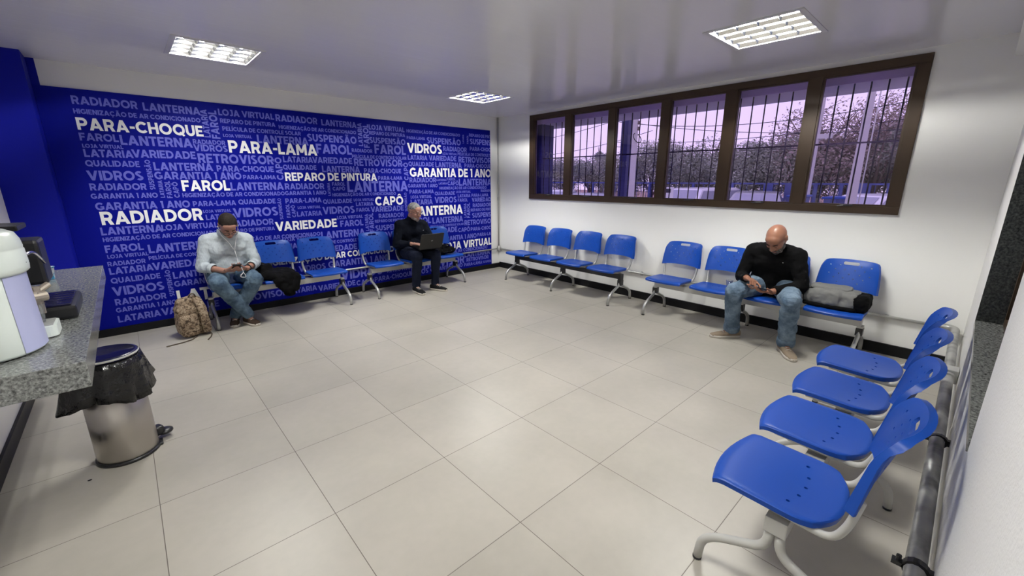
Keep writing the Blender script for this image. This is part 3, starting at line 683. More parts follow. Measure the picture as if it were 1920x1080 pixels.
def cut(bm, holes, mname):
    bmesh.ops.recalc_face_normals(bm, faces=bm.faces)
    me = bpy.data.meshes.new('seat_shell'); bm.to_mesh(me); bm.free(); me.materials.append(M[mname])
    o = bpy.data.objects.new('seat_shell', me); C.objects.link(o)
    cb = bmesh.new()
    for p, ax, r, half in holes:
        q = Vector(ax).to_track_quat('Z', 'Y').to_matrix().to_4x4()
        b = bmesh.new()
        n = 20 if half else 10; vs = []
        for zz in (-.09, .09):
            ring = []
            for k in range(n):
                a = 2 * PI * k / n + .0001
                ring.append(b.verts.new(((half if math.cos(a) > 0 else -half) + r * math.cos(a), r * math.sin(a), zz)))
            vs.append(ring)
        for k in range(n):
            b.faces.new((vs[0][k], vs[0][(k + 1) % n], vs[1][(k + 1) % n], vs[1][k]))
        b.faces.new(vs[0][::-1]); b.faces.new(vs[1])
        merge(cb, b, Matrix.Translation(p) @ q)
    cm = bpy.data.meshes.new('cutter'); cb.to_mesh(cm); cb.free()
    co = bpy.data.objects.new('cutter', cm); C.objects.link(co)
    md = o.modifiers.new('b', 'BOOLEAN'); md.object = co; md.operation = 'DIFFERENCE'; md.solver = 'EXACT'
    r = evaluated(o)
    bpy.data.objects.remove(co); bpy.data.meshes.remove(cm)
    return r

BACK_TILT = .24
def back_mesh(slot):
    bm = bmesh.new()
    ss = [-1, -.97, -.9, -.78, -.6, -.4, -.2, 0, .2, .4, .6, .78, .9, .97, 1]
    ts = [0, .03, .1, .25, .4, .55, .7, .82, .91, .96, .985, 1]
    def pt(s, t, off):
        zt = .815 - .010 * s * s - .022 * abs(s) ** 12
        zb = .562 - .018 * min(1, abs(s) ** 2.2 * 1.3)
        z = zb + (zt - zb) * t
        tt = (z - .55) / .26
        hw = .216 - .022 * tt * tt
        if t > .82: hw *= 1 - .05 * ((t - .82) / .18) ** 2
        a = s * 1.06                                     # wraps forward at both sides
        x = hw * math.sin(a * 1.25) / math.sin(1.06 * 1.25)
        y = -.163 - .050 * tt - .092 * (math.cos(a * 1.05) - math.cos(1.113)) * (.55 + .45 * tt)
        y -= .022 * max(0, (t - .70) / .30) ** 2         # lip rolled back at the top
        n = Vector((math.sin(a) * .55, -1, -.15)).normalized()
        return Vector((x, y, z)) + n * off
    fr = [[bm.verts.new(pt(s, t, 0)) for s in ss] for t in ts]
    rims = lambda s, t: .010 + .010 * max(0, 1 - (1 - t) / .08) + .021 * max(0, min(1, (abs(s) - .72) / .16)) * (1 - .6 * t)
    bk = [[bm.verts.new(pt(s, t, rims(s, t))) for s in ss] for t in ts]
    nT, nS = len(ts), len(ss)
    for i in range(nT - 1):
        for j in range(nS - 1):
            bm.faces.new((fr[i][j], fr[i + 1][j], fr[i + 1][j + 1], fr[i][j + 1]))
            bm.faces.new((bk[i][j], bk[i][j + 1], bk[i + 1][j + 1], bk[i + 1][j]))
    ring = [(0, j) for j in range(nS)] + [(i, nS - 1) for i in range(1, nT)] + [(nT - 1, j) for j in range(nS - 2, -1, -1)] + [(i, 0) for i in range(nT - 2, 0, -1)]
    for (a, b), (c, d) in zip(ring, ring[1:] + ring[:1]):
        bm.faces.new((fr[a][b], fr[c][d], bk[c][d], bk[a][b]))
    H = []
    ax = (0, -1, .12)
    for z, xs_ in ((.757, (-.145, -.075, 0, .075, .145)), (.722, (-.105, -.037, .037, .105)), (.686, (-.145, -.075, 0, .075, .145)), (.650, (-.105, -.037, .037, .105)), (.614, (-.072, .072))):
        H += [((x, -.215, z), ax, .0054, 0) for x in xs_ if not (slot and z > .75 and x == 0)]
    if slot: H.append(((0, -.25, .780), (0, -1, .02), .0135, .044))
    return cut(bm, H, 'plastic_blue')

SEAT = seat_mesh(); BACK = {True: back_mesh(True), False: back_mesh(False)}
for me_ in (SEAT, BACK[True], BACK[False]):
    bm = bmesh.new(); bm.from_mesh(me_)
    for f_ in bm.faces: f_.smooth = True
    for e in bm.edges:
        if len(e.link_faces) == 2 and e.calc_face_angle(0) > math.radians(42): e.smooth = False
    bm.to_mesh(me_); bm.free()

def mesh_of(name, fn, m, smooth=True):
    bm = bmesh.new(); fn(bm); bmesh.ops.recalc_face_normals(bm, faces=bm.faces)
    me = bpy.data.meshes.new(name); bm.to_mesh(me); bm.free(); me.materials.append(M[m])
    if smooth: me.polygons.foreach_set('use_smooth', [True] * len(me.polygons))
    return me

def frame_fn(bm):
    for s in (-1, 1):
        tube(bm, fillet([(s * .165, .16, .404), (s * .172, -.150, .390), (s * .188, -.182, .47), (s * .192, -.199, .575)], .085), .0125, 10)
    tube(bm, fillet([(-.165, .10, .404), (.165, .10, .404)], .01), .010, 8)
    tube(bm, [(-.17, -.085, .395), (.17, -.085, .395)], .010, 8)
    box(bm, -.15, .15, -.03, .03, .362, .388)
    for s in (-1, 1): box(bm, s * .15 - .015, s * .15 + .015, -.11, .11, .384, .398)
def leg_fn(bm, s, top=.28):
    tube(bm, fillet([(0, s * .015, top), (0, s * .022, .222), (0, s * .185, .145), (0, s * .236, .10), (0, s * .245, .006)], .06), .0165, 12)
def foot_fn(bm, s):
    tube(bm, [(0, s * .245, 0), (0, s * .245, .010)], .0175, 12)

def make_bench(label, x, y, rz, n, pitch, m_beam, m_frame, slot, legs, group=None, m_sock='black_plastic'):
    t = thing('beam_bench', label, 'bench', (x, y, 0), rz, group)
    L = n * pitch / 2 - .07
    bm = bmesh.new(); box(bm, -L, L, -.035, .035, .302, .364, .004); obj('beam', bm, m_beam, t)
    fm = mesh_of('seat_frame', frame_fn, m_frame)
    lm = {s: mesh_of('leg', lambda b: leg_fn(b, s,   .31 if m_sock != 'black_plastic' else .28), m_frame) for s in (-1, 1)}
    ft = {s: mesh_of('foot_cap', lambda b: foot_fn(b, s), 'black_plastic') for s in (-1, 1)}
    bm = bmesh.new(); box(bm, -.025, .025, -.034, .034, .220, .288, .006)
    bmesh.ops.recalc_face_normals(bm, faces=bm.faces)
    sk = bpy.data.meshes.new('leg_socket'); bm.to_mesh(sk); bm.free(); sk.materials.append(M[m_sock])
    po = mesh_of('post', lambda b: box(b, -.022, .022, -.030, .030, .270, .306, .003), m_beam if m_beam != 'black_metal' else 'black_metal', False)
    for i in range(n):
        sx = (i - (n - 1) / 2) * pitch
        for nm, me in (('seat', SEAT), ('backrest', BACK[slot]), ('seat_frame', fm)):
            o = bpy.data.objects.new(nm, me); C.objects.link(o); o.parent = t; o.location = (sx, 0, 0)
    for lx in legs:
        for nm, me in (('leg_socket', sk), ('post', po)):
            if m_sock == 'black_plastic':
                o = bpy.data.objects.new(nm, me); C.objects.link(o); o.parent = t; o.location = (lx, 0, 0)
        for s in (-1, 1):
            o = bpy.data.objects.new('leg', lm[s]); C.objects.link(o); o.parent = t; o.location = (lx, 0, 0)
            c = bpy.data.objects.new('foot_cap', ft[s]); C.objects.link(c); c.parent = o
    return t
# local +y is the way the sitters face
make_bench('blue three-seat bench by the mural under the man in the pale shirt', 1.20, 5.28, PI, 3, .49, 'silver', 'silver', True, (-.69, .69))
make_bench('blue three-seat bench by the mural under the man with the laptop', 2.95, 5.285, PI, 3, .495, 'silver', 'silver', True, (-.69, .69))
make_bench('blue four-seat bench with a black beam, empty, in the corner below the window', 4.455, 3.80, PI / 2, 4, .52, 'black_metal', 'silver', False, (-.95, 0, .95))
make_bench('blue four-seat bench below the window under the bald man', 4.455, 1.42, PI / 2, 4, .51, 'silver', 'silver', True, (-.945, 0, .945))
make_bench('nearest blue four-seat bench, empty, along the right wall', 2.42, 0.265, 0, 4, .505, 'white_metal', 'white_metal', True, (-.92, 0, .92), None, 'white_metal')

# ================================================================== counter, coffee machines, bin
t = thing('granite_counter', 'thick grey granite counter top fixed to the left wall, under the coffee machine', 'counter', (-.45, 3.1, .805))
bm = bmesh.new(); box(bm, XL + .45, .262, 1.972 - 3.1, 4.24 - 3.1, 0, .095, .003); obj('slab', bm, 'granite', t)
bm = bmesh.new()
for y in (2.35, 3.9):
    prism(bm, [(XL + .45, -.22), (XL + .45, 0), (.16, 0), (.16, -.03), (XL + .48, -.22)], y - 3.12, y - 3.08, 'y')
obj('bracket', bm, 'grey_metal', t)

def rrect(w, d, r, n=5):
    out = []
    for cx, cy, a0 in ((w - r, d - r, 0), (-w + r, d - r, 90), (-w + r, -d + r, 180), (w - r, -d + r, 270)):
        for k in range(n + 1):
            a = math.radians(a0 + 90 * k / n); out.append((cx + r * math.cos(a), cy + r * math.sin(a)))
    return out

# white coffee machine, its spout side turned towards the mural
cmx, cmy, ca, cb = -.435, 2.285, .135, .165
t = thing('coffee_machine', 'rounded white coffee machine with a lavender side panel on the granite counter', 'coffee machine', (cmx, cmy, .90))
bm = bmesh.new()
lathe(bm, [(.90, 0.004), (.97, .006), (1.0, .015), (.985, .12), (.965, .22), (.95, .300)], 56, ca, cb)
obj('body', bm, 'appliance_white', t, True)
bm = bmesh.new()
lathe(bm, [(1.0, .285), (1.06, .293), (1.075, .31), (1.06, .365), (1.045, .368), (1.045, .374), (1.05, .377), (1.03, .400), (.96, .424), (.80, .436), (.62, .440), (.60, .446), (.40, .450), (.05, .452)], 56, ca, cb)
h_ = obj('head', bm, 'appliance_white', t, True)
bm = bmesh.new()
rows = []
for z, k in ((.012, 1.012), (.13, .995), (.21, .978), (.283, .972)):
    rows.append([bm.verts.new((ca * k * math.cos(a), cb * k * math.sin(a), z)) for a in [math.radians(-47 + 85 * i / 24) for i in range(25)]])
for a, b in zip(rows, rows[1:]):
    for i in range(24): bm.faces.new((a[i], a[i + 1], b[i + 1], b[i]))
o = obj('side_panel', bm, 'lavender', t, True)
bm = bmesh.new(); prism(bm, rrect(.062, .075, .03), 0, .042); o = obj('drip_tray', bm, 'appliance_white', t); o.location = (.095, .16, .004)
for v in o.data.vertices: pass
bm = bmesh.new()
for k in range(9):
    box(bm, -.052, .052, -.055 + .0135 * k, -.050 + .0135 * k, .042, .046)
g = obj('grating', bm, 'grey_metal', o)
bm = bmesh.new(); tube(bm, fillet([(.115, .10, .325), (.135, .235, .330), (.150, .30, .27)], .05), .0055, 10); obj('steam_pipe', bm, 'chrome', t, True)
bm = bmesh.new()
box(bm, .05, .10, .14, .19, .17, .27, .01); box(bm, .055, .125, .17, .215, .125, .175, .012)
tube(bm, [(.07, .16, .15), (.14, .20, .15)], .020, 12); tube(bm, [(.115, .20, .19), (.115, .20, .08)], .014, 10); tube(bm, [(.12, .21, .17), (.15, .235, .19)], .012, 10)
obj('brew_group', bm, 'bracket', t, False)
bm = bmesh.new(); box(bm, .02, .09, .12, .175, .255, .30, .006); obj('group_cover', bm, 'black_plastic', t)
bm = bmesh.new(); tube(bm, [(.141, -.03, .32), (.1415, .0, .32)], .0025, 6)
for k in range(4): box(bm, .1425 - k * .002, .1435 - k * .002, .03 + k * .012, .037 + k * .012, .316, .326)
obj('logo', bm, 'gunmetal', h_)

# black capsule machine behind it
t = thing('coffee_machine', 'black coffee machine with a flat lid, standing behind the white coffee machine', 'coffee machine', (-.55, 2.96, .90))
bm = bmesh.new(); box(bm, -.10, .10, -.13, .15, 0, .36, .015); obj('body', bm, 'black_plastic', t)
bm = bmesh.new(); box(bm, .08, .225, -.05, .15, .125, .335, .015); obj('head', bm, 'black_plastic', t)
bm = bmesh.new(); box(bm, -.12, .185, -.12, .12, .385, .408, .006); tube(bm, [(-.06, 0, .35), (-.06, 0, .39)], .05, 16); tube(bm, [(.06, 0, .35), (.06, 0, .39)], .03, 12); obj('lid', bm, 'gunmetal', t)
bm = bmesh.new(); box(bm, .09, .315, -.31, .05, 0, .062, .014); tr = obj('drip_tray', bm, 'black_plastic', t)
bm = bmesh.new()
for i in range(6):
    box(bm, .105, .300, -.295 + .056 * i, -.250 + .056 * i, .0622, .070, .004)
obj('grating', bm, 'tray_blue_and_lid_reflection', tr)

def cup(name, label, loc, r0, r1, h, m):
    bm = bmesh.new()
    lathe(bm, [(r0 * .98, .0), (r0, .002), (r1, h), (r1 + .003, h), (r1 + .003, h + .003), (r1 - .0015, h + .003), (r0 - .001, .004), (.002, .004)], 24, cap=True)
    o = obj(name, bm, m, None, True); o.location = loc
    return tag(o, label, 'cup')
cup('plastic_cup', 'clear plastic cup on the drip tray of the white coffee machine', (-.335, 2.452, .950), .024, .034, .075, 'clear')
cup('plastic_cup', 'clear plastic cup on the empty blue seat next to the bald man', (4.40, 1.545, .4345), .022, .032, .085, 'clear')
cup('plastic_cup', 'small clear cup on the empty seat beside the man with the laptop', (2.585, 5.405, .4295), .018, .024, .07, 'clear')
cup('paper_cup', 'small printed paper cup at the far end of the granite counter', (-.425, 3.85, .901), .026, .034, .075, 'paper')

# pedal bin with its liner turned over the rim
bx, by = -.213, 3.0
t = thing('pedal_bin', 'brushed steel pedal bin with a black liner, standing on the floor beside the granite counter', 'bin', (bx, by, 0))
bm = bmesh.new(); lathe(bm, [(.132, .018), (.133, .02), (.130, .575)], 48); obj('body', bm, 'steel', t, True)
bm = bmesh.new(); lathe(bm, [(.138, 0), (.141, .004), (.139, .018), (.12, .020)], 48); box(bm, .08, .150, -.035, .035, .001, .014, .004); obj('base', bm, 'black_plastic', t, True)
bm = bmesh.new()
tube(bm, [(.11, 0, .03), (.165, 0, .035)], .014, 10); lathe(bm, [(.038, .0), (.042, .006), (.040, .016), (.02, .022)], 20, 1, 1, (.178, 0, .028)); box(bm, .125, .17, -.03, .03, .035, .085, .01)
p = obj('pedal', bm, 'black_plastic', t, True); p.rotation_euler = (0, 0, math.radians(22))
random.seed(4)
bm = bmesh.new(); n = 72; rows = []
prof = [(0, .136, .588), (.12, .145, .584), (.3, .150, .545), (.5, .156, .49), (.75, .162, .425), (1, .170, .37)]
jag = [random.uniform(-1, 1) for _ in range(n)]
for q, r, z in prof:
    row = []
    for k in range(n):
        a = 2 * PI * k / n
        f = .016 * math.sin(a * 11 + 2 * q) + .006 * math.sin(a * 23 + 1) + .012 * math.sin(a * 5 + q * 3)
        flap = max(0, math.cos(a - .75)) ** 14 * .055 + max(0, math.cos(a - 3.6)) ** 12 * .06
        zz = z + q * (.022 * math.sin(a * 3 + 1) + .003 * jag[k]) + (flap * .8 if math.cos(a - .75) > .5 else 0) * q
        rr = r + f * q * .55 + flap * q ** .6 + .0015 * jag[k] * q
        row.append(bm.verts.new((rr * math.cos(a), rr * math.sin(a), zz)))
    rows.append(row)
for a, b in zip(rows, rows[1:]):
    for k in range(n): bm.faces.new((a[k], a[(k + 1) % n], b[(k + 1) % n], b[k]))
o = obj('bin_liner', bm, 'bag_black', t, True)
md = o.modifiers.new('s', 'SOLIDIFY'); md.thickness = .0015
bm = bmesh.new(); lathe(bm, [(.136, .590), (.139, .594), (.139, .604), (.132, .610), (.12, .612), (.119, .609), (.02, .609)], 48)
ld = obj('lid', bm, 'tray_blue_and_lid_reflection', t, True)  # mirror steel lid; its reflection of the blue mural is painted as blue-black
bm = bmesh.new(); lathe(bm, [(.1395, .596), (.1412, .598), (.1412, .603), (.1385, .6065)], 48, cap=False); obj('lid_rim', bm, 'white_metal', ld, True)
# crumb on the floor
bm = bmesh.new(); bmesh.ops.create_icosphere(bm, subdivisions=1, radius=.008, matrix=Matrix.Diagonal((1.3, .7, .4, 1))); o = obj('floor_crumb', bm, 'black_plastic'); o.location = (-.37, 2.83, .003)
tag(o, 'tiny dark crumb on the floor tiles beside the steel bin', 'crumb')

# ================================================================== soft bags
def remesh(bm, name, vox, smooth=4, disp=None, m=None, parent=None, label=None, sub=0):
    bmesh.ops.recalc_face_normals(bm, faces=bm.faces)
    me = bpy.data.meshes.new('raw'); bm.to_mesh(me); bm.free()
    o = bpy.data.objects.new('raw', me); C.objects.link(o)
    r = o.modifiers.new('r', 'REMESH'); r.mode = 'VOXEL'; r.voxel_size = vox; r.use_smooth_shade = True
    if smooth:
        s = o.modifiers.new('s', 'SMOOTH'); s.factor = .5; s.iterations = smooth
    for d in (disp or []):
        tx = bpy.data.textures.new('folds', 'CLOUDS'); tx.noise_scale = d[0]; tx.noise_depth = 2
        dm = o.modifiers.new('d', 'DISPLACE'); dm.texture = tx; dm.strength = d[1]; dm.mid_level = .5; dm.texture_coords = 'LOCAL'
    if disp:
        s = o.modifiers.new('s2', 'SMOOTH'); s.factor = .5; s.iterations = 2
    me2 = evaluated(o); me2.name = name
    me2.materials.clear()
    return link(name, me2, m, parent, True, label)

def ell(bm, c, r, rot=None, seg=20):
    b = bmesh.new(); bmesh.ops.create_uvsphere(b, u_segments=seg, v_segments=seg // 2 + 2, radius=1)
    mx = Matrix.Translation(c) @ (rot.to_4x4() if rot is not None else Matrix.Identity(4)) @ Matrix.Diagonal((*r, 1))
    merge(bm, b, mx)

def sell(bm, c, r, p=.5, q=.5, rot=None, seg=28):
    """superellipsoid: a well-rounded box"""
    pw = lambda v, e: math.copysign(abs(v) ** e, v)
    b = bmesh.new(); rows = []; n = seg // 2
    for i in range(1, n):
        la = -PI / 2 + PI * i / n
        rows.append([b.verts.new((r[0] * pw(math.cos(la), p) * pw(math.cos(2 * PI * k / seg), q), r[1] * pw(math.cos(la), p) * pw(math.sin(2 * PI * k / seg), q), r[2] * pw(math.sin(la), p))) for k in range(seg)])
    lo, hi = b.verts.new((0, 0, -r[2])), b.verts.new((0, 0, r[2]))
    for k in range(seg):
        b.faces.new((lo, rows[0][(k + 1) % seg], rows[0][k])); b.faces.new((hi, rows[-1][k], rows[-1][(k + 1) % seg]))
    for A, B in zip(rows, rows[1:]):
        for k in range(seg): b.faces.new((A[k], A[(k + 1) % seg], B[(k + 1) % seg], B[k]))
    merge(bm, b, Matrix.Translation(c) @ (rot.to_4x4() if rot is not None else Matrix.Identity(4)))

def cap(bm, a, ra, b, rb, seg=14, flat=None):
    """closed tapered capsule between two points"""
    a, b = Vector(a), Vector(b); d = (b - a)
    if d.length < 1e-5: d = Vector((0, 0, 1e-4))
    u = d.normalized(); v = u.orthogonal().normalized(); w = u.cross(v)
    rings = []; n = 5
    prof = [(-ra * math.cos(t * PI / 2 / n), ra * math.sin(t * PI / 2 / n)) for t in range(0, n + 1)]
    prof2 = [(d.length + rb * math.sin(t * PI / 2 / n), rb * math.cos(t * PI / 2 / n)) for t in range(0, n + 1)]
    for h, r in prof[1:] + prof2[:-1]:
        rings.append([bm.verts.new(a + u * h + (v * math.cos(2 * PI * k / seg) + w * math.sin(2 * PI * k / seg)) * r) for k in range(seg)])
    p0 = bm.verts.new(a - u * ra); p1 = bm.verts.new(b + u * rb)
    for k in range(seg):
        bm.faces.new((p0, rings[0][(k + 1) % seg], rings[0][k])); bm.faces.new((p1, rings[-1][k], rings[-1][(k + 1) % seg]))
    for A, B in zip(rings, rings[1:]):
        for k in range(seg): bm.faces.new((A[k], A[(k + 1) % seg], B[(k + 1) % seg], B[k]))

# camouflage backpack on the floor
t = thing('backpack', 'camouflage backpack standing on the floor at the end of the bench by the mural', 'backpack', (.31, 5.07, 0), math.radians(8))
bm = bmesh.new()
sell(bm, (0, 0, .17), (.130, .085, .168), .45, .5); sell(bm, (0, .005, .31), (.105, .062, .085), .6, .6)
remesh(bm, 'body', .008, 3, [(.07, .022), (.03, .007)], 'camo', t)
bm = bmesh.new()
sell(bm, (-.045, -.075, .125), (.082, .045, .110), .5, .55)
remesh(bm, 'front_pocket', .007, 3, [(.06, .018), (.03, .006)], 'camo', t)
bm = bmesh.new()
pts = [(.035, -.055, .37), (.05, -.085, .33), (.062, -.125, .22), (.068, -.125, .12), (.075, -.10, .045)]
for a, b in zip(pts, pts[1:]):
    cap(bm, a, .022, b, .024); cap(bm, (a[0] + .03, a[1] + .01, a[2]), .022, (b[0] + .03, b[1] + .01, b[2]), .024)
remesh(bm, 'shoulder_strap', .008, 2, [(.05, .012)], 'camo', t)
bm = bmesh.new(); tube(bm, fillet([(.0, -.02, .385), (.01, -.04, .425), (.045, -.045, .425), (.055, -.03, .385)], .02), .007, 8); obj('handle', bm, 'strap', t, True)
bm = bmesh.new()
tube(bm, [(.0, -.09, .012), (-.06, -.165, .006), (-.14, -.19, .005), (-.27, -.20, .005)], .006, 6, flat=1)
tube(bm, [(.10, -.08, .03), (.11, -.13, .008), (.085, -.20, .005), (.035, -.285, .005)], .006, 6)
obj('loose_strap', bm, 'strap', t, True, label='brown webbing straps trailing on the floor')

# grey backpack lying on the bench under the window
t = thing('backpack', 'grey and black backpack lying on the blue seat beside the bald man', 'backpack', (4.44, .68, .434), 0)
bm = bmesh.new()
sell(bm, (.005, .02, .080), (.128, .215, .078), .5, .45); sell(bm, (-.02, .05, .085), (.118, .13, .086), .6, .5)
remesh(bm, 'body', .008, 3, [(.09, .034), (.035, .012)], 'grey_cloth', t)
bm = bmesh.new()
sell(bm, (.0, -.175, .075), (.122, .070, .074), .55, .5)
remesh(bm, 'end_panel', .008, 3, [(.06, .024)], 'black_cloth', t, label='black base of the backpack')
bm = bmesh.new()
sell(bm, (-.04, .02, .020), (.100, .20, .022), .5, .4)
remesh(bm, 'lower_panel', .007, 2, [(.05, .012)], 'black_cloth', t, label='black underside of the backpack')
bm = bmesh.new()
sell(bm, (.025, .045, .160), (.095, .150, .020), .5, .45)
remesh(bm, 'top_flap', .006, 3, [(.08, .014)], 'grey_cloth', t)
bm = bmesh.new()
tube(bm, [(-.072, -.10, .146), (-.080, -.03, .150), (-.080, .10, .150), (-.06, .20, .140)], .007, 8)
tube(bm, [(-.02, .20, .11), (-.03, .26, .07), (-.07, .27, .03)], .012, 8)
obj('zip_band', bm, 'black_cloth', t, True)
bm = bmesh.new(); box(bm, -.128, -.112, .040, .070, .126, .140, .003); tube(bm, [(-.12, .07, .132), (-.10, .085, .142)], .006, 8); obj('buckle', bm, 'white_cord', t, label='small white buckle')

# black bag on the bench beside the man with the laptop
t = thing('laptop_bag', 'black bag on the seat next to the man with the laptop', 'bag', (3.40, 5.26, .434), math.radians(10))
bm = bmesh.new()
for x in (-.12, -.04, .04, .12): ell(bm, (x, 0, .055), (.085, .13, .055))
for x in (-.07, .03): ell(bm, (x, .02, .10), (.08, .09, .035))
remesh(bm, 'body', .010, 3, [(.06, .03)], 'black_cloth', t)
bm = bmesh.new(); tube(bm, fillet([(-.10, -.05, .10), (-.05, -.09, .155), (.05, -.08, .15), (.10, -.04, .09)], .04), .009, 8); obj('handle', bm, 'black_cloth', t, True)
bm = bmesh.new(); tube(bm, [(-.15, -.09, .05), (-.05, -.128, .05), (.05, -.128, .05), (.15, -.09, .05)], .004, 6); obj('zip', bm, 'gunmetal', t, True)

# black jacket heaped on the seat beside the man in the pale shirt, hanging over its front edge
t = thing('jacket', 'black jacket heaped on the seat beside the man in the pale shirt', 'jacket', (1.14, 5.2, .436))
bm = bmesh.new()
for c, r in (((-.06, .02, .05), (.14, .17, .06)), ((.06, .0, .05), (.13, .16, .055)), ((-.10, .08, .11), (.09, .10, .06)), ((.02, -.09, .04), (.15, .10, .05)),
             ((.05, -.165, -.01), (.13, .04, .06)), ((.07, -.185, -.08), (.105, .03, .08)), ((.075, -.185, -.14), (.06, .025, .06)), ((.02, -.175, -.05), (.09, .03, .07))):
    ell(bm, c, r)
remesh(bm, 'body', .010, 3, [(.07, .045), (.03, .014)], 'black_cloth', t)
bm = bmesh.new(); cap(bm, (.10, -.10, .05), .05, (.16, -.16, .02), .05); cap(bm, (.16, -.16, .02), .05, (.13, -.195, -.10), .042)
remesh(bm, 'sleeve', .009, 3, [(.06, .03)], 'black_cloth', t)

# ================================================================== people
V = Vector
def head_parts(bm, c, R):
    """skull, jaw, nose, ears ... c = centre between the ears, R columns = right, forward, up"""
    P = lambda x, y, z: c + R @ V((x, y, z))
    E = lambda p, r: ell(bm, P(*p), r, R)
    E((0, -.014, .030), (.076, .096, .086)); E((0, .030, -.020), (.064, .066, .088)); E((0, .034, -.070), (.053, .052, .042))
    E((0, .072, -.090), (.024, .020, .020)); E((0, .046, .042), (.062, .046, .050))
    cap(bm, P(-.034, .080, .022), .0105, P(.034, .080, .022), .0105)
    cap(bm, P(0, .090, .008), .009, P(0, .113, -.032), .0120)
    for s in (-1, 1):
        E((s * .012, .104, -.036), (.010, .012, .009)); E((s * .040, .058, -.028), (.024, .028, .024))
        E((s * .078, -.010, .000), (.007, .019, .032)); E((s * .080, -.016, .012), (.008, .015, .017))
    cap(bm, P(-.020, .088, -.066), .008, P(.020, .088, -.066), .008)
    cap(bm, P(-.017, .087, -.076), .008, P(.017, .087, -.076), .008)

def hand_parts(bm, w, d, n, side, curls, thumb=(.5, .35, .2), spread=.05, k=1.0, ang=.75):
    """w wrist, d towards the fingers, n out of the palm, side = +1 if the thumb lies towards n x d"""
    d = d.normalized(); n = (n - d * n.dot(d)).normalized(); s = n.cross(d) * side
    w = V(w)
    off = (.027, .009, -.010, -.028); ln = ((.043, .026, .021), (.047, .030, .022), (.043, .027, .021), (.034, .020, .018)); pl = (.088, .091, .086, .078)
    tips = []
    for i in range(4):
        kn = w + d * pl[i] * k + s * off[i] * k
        cap(bm, w + d * .012 + s * off[i] * .55, .0135 * k, kn, .0105 * k, 10)
        a = 0; p = kn; r = .0088 * k
        dd = (d + s * off[i] * spread * 40 * .1).normalized()
        for j in range(3):
            a += curls[i][j]
            q = p + (dd * math.cos(a) + n * math.sin(a)) * ln[i][j] * k
            cap(bm, p, r, q, r * .92, 10); p = q; r *= .93
        tips.append(p)
    cap(bm, w - d * .02, .021 * k, w + d * .03, .018 * k, 12, )
    for i in range(3):
        cap(bm, w + d * .03 + s * off[i] * .8, .0125 * k, w + d * .075 + s * (off[i] + off[i + 1]) / 2, .0115 * k, 10)
    # thumb
    p = w + d * .022 * k + s * .022 * k; a0, a1, a2 = thumb
    cap(bm, w + d * .012, .015 * k, p + d * .012 + s * .010, .0145 * k, 10)
    v = (d * math.cos(ang) + s * math.sin(ang)); v = (v + n * a0).normalized()
    q = p + v * .042 * k; cap(bm, p, .0145 * k, q, .0110 * k, 10)
    v = (v + n * a1 + d * .25).normalized(); r_ = q + v * .032 * k; cap(bm, q, .0110 * k, r_, .0095 * k, 10)
    v = (v + n * a2 + d * .2).normalized(); e = r_ + v * .026 * k; cap(bm, r_, .0095 * k, e, .0082 * k, 10)
    return tips, e

def head_kids(root, c, R, spec):
    P = lambda x, y, z: c + R @ V((x, y, z))
    for s in (-1, 1):      # eyes, looking down
        bm = bmesh.new(); ell(bm, P(s * .031, .0800, .000), (.0130, .0120, .0110), R, 14); e = obj('eye', bm, 'eye_white', root, True)
        bm = bmesh.new(); ell(bm, P(s * .031 + spec.get('gaze', 0), .0905, -.004), (.0055, .0025, .0055), R, 10); obj('iris', bm, 'iris', e, True)
        bm = bmesh.new(); ell(bm, P(s * .031, .0808, .0025), (.0145, .0132, .0100), R, 14); obj('eyelid', bm, spec['skin'], e, True)
        bm = bmesh.new()
        tube(bm, [P(s * .014, .0955, .021), P(s * .030, .0945, .028), P(s * .047, .082, .024)], [.0042, .0045, .0025], 6); obj('eyebrow', bm, spec['brow'], root, True)
    bm = bmesh.new()
    tube(bm, [P(-.021, .0935, -.0705), P(-.008, .0975, -.0690), (P(0, .0972, -.0700)), P(.008, .0975, -.0690), P(.021, .0935, -.0705)], [.002, .0042, .0038, .0042, .002], 8)
    tube(bm, [P(-.018, .093, -.0765), P(0, .0965, -.0785), P(.018, .093, -.0765)], [.002, .0048, .002], 8)
    obj('lips', bm, 'lips', root, True)

def shell(bm, c, R, ctr, r, keep, seg=40):
    """part of an ellipsoid that keep(x, y, z) selects, in head coordinates"""
    b = bmesh.new(); bmesh.ops.create_uvsphere(b, u_segments=seg, v_segments=seg // 2, radius=1)
    for v in b.verts: v.co = V((v.co.x * r[0] + ctr[0], v.co.y * r[1] + ctr[1], v.co.z * r[2] + ctr[2]))
    bmesh.ops.delete(b, geom=[f for f in b.faces if not keep(*f.calc_center_median())], context='FACES')
    merge(bm, b, Matrix.Translation(c) @ R.to_4x4())

def basis(f, up):
    f = V(f).normalized(); r = f.cross(V(up)).normalized(); u = r.cross(f)
    return Matrix((r, f, u)).transposed()

def sleeve(bm, a, b, c, r0, r1, r2, over=.0):
    cap(bm, a, r0, b, r1, 18); cap(bm, b, r1, c, r2, 18)

def ring_cuff(root, name, p, ax, r, m, h=.022, th=.006):
    """rolled end of a sleeve or trouser leg"""
    bm = bmesh.new(); q = V(ax).to_track_quat('Z', 'Y').to_matrix().to_4x4()
    b = bmesh.new(); lathe(b, [(r - th, -h), (r, -h), (r + th * .7, -h * .4), (r + th * .7, h * .4), (r, h), (r - th, h)], 20, cap=False)
    merge(bm, b, Matrix.Translation(p) @ q)
    return obj(name, bm, m, root, True)

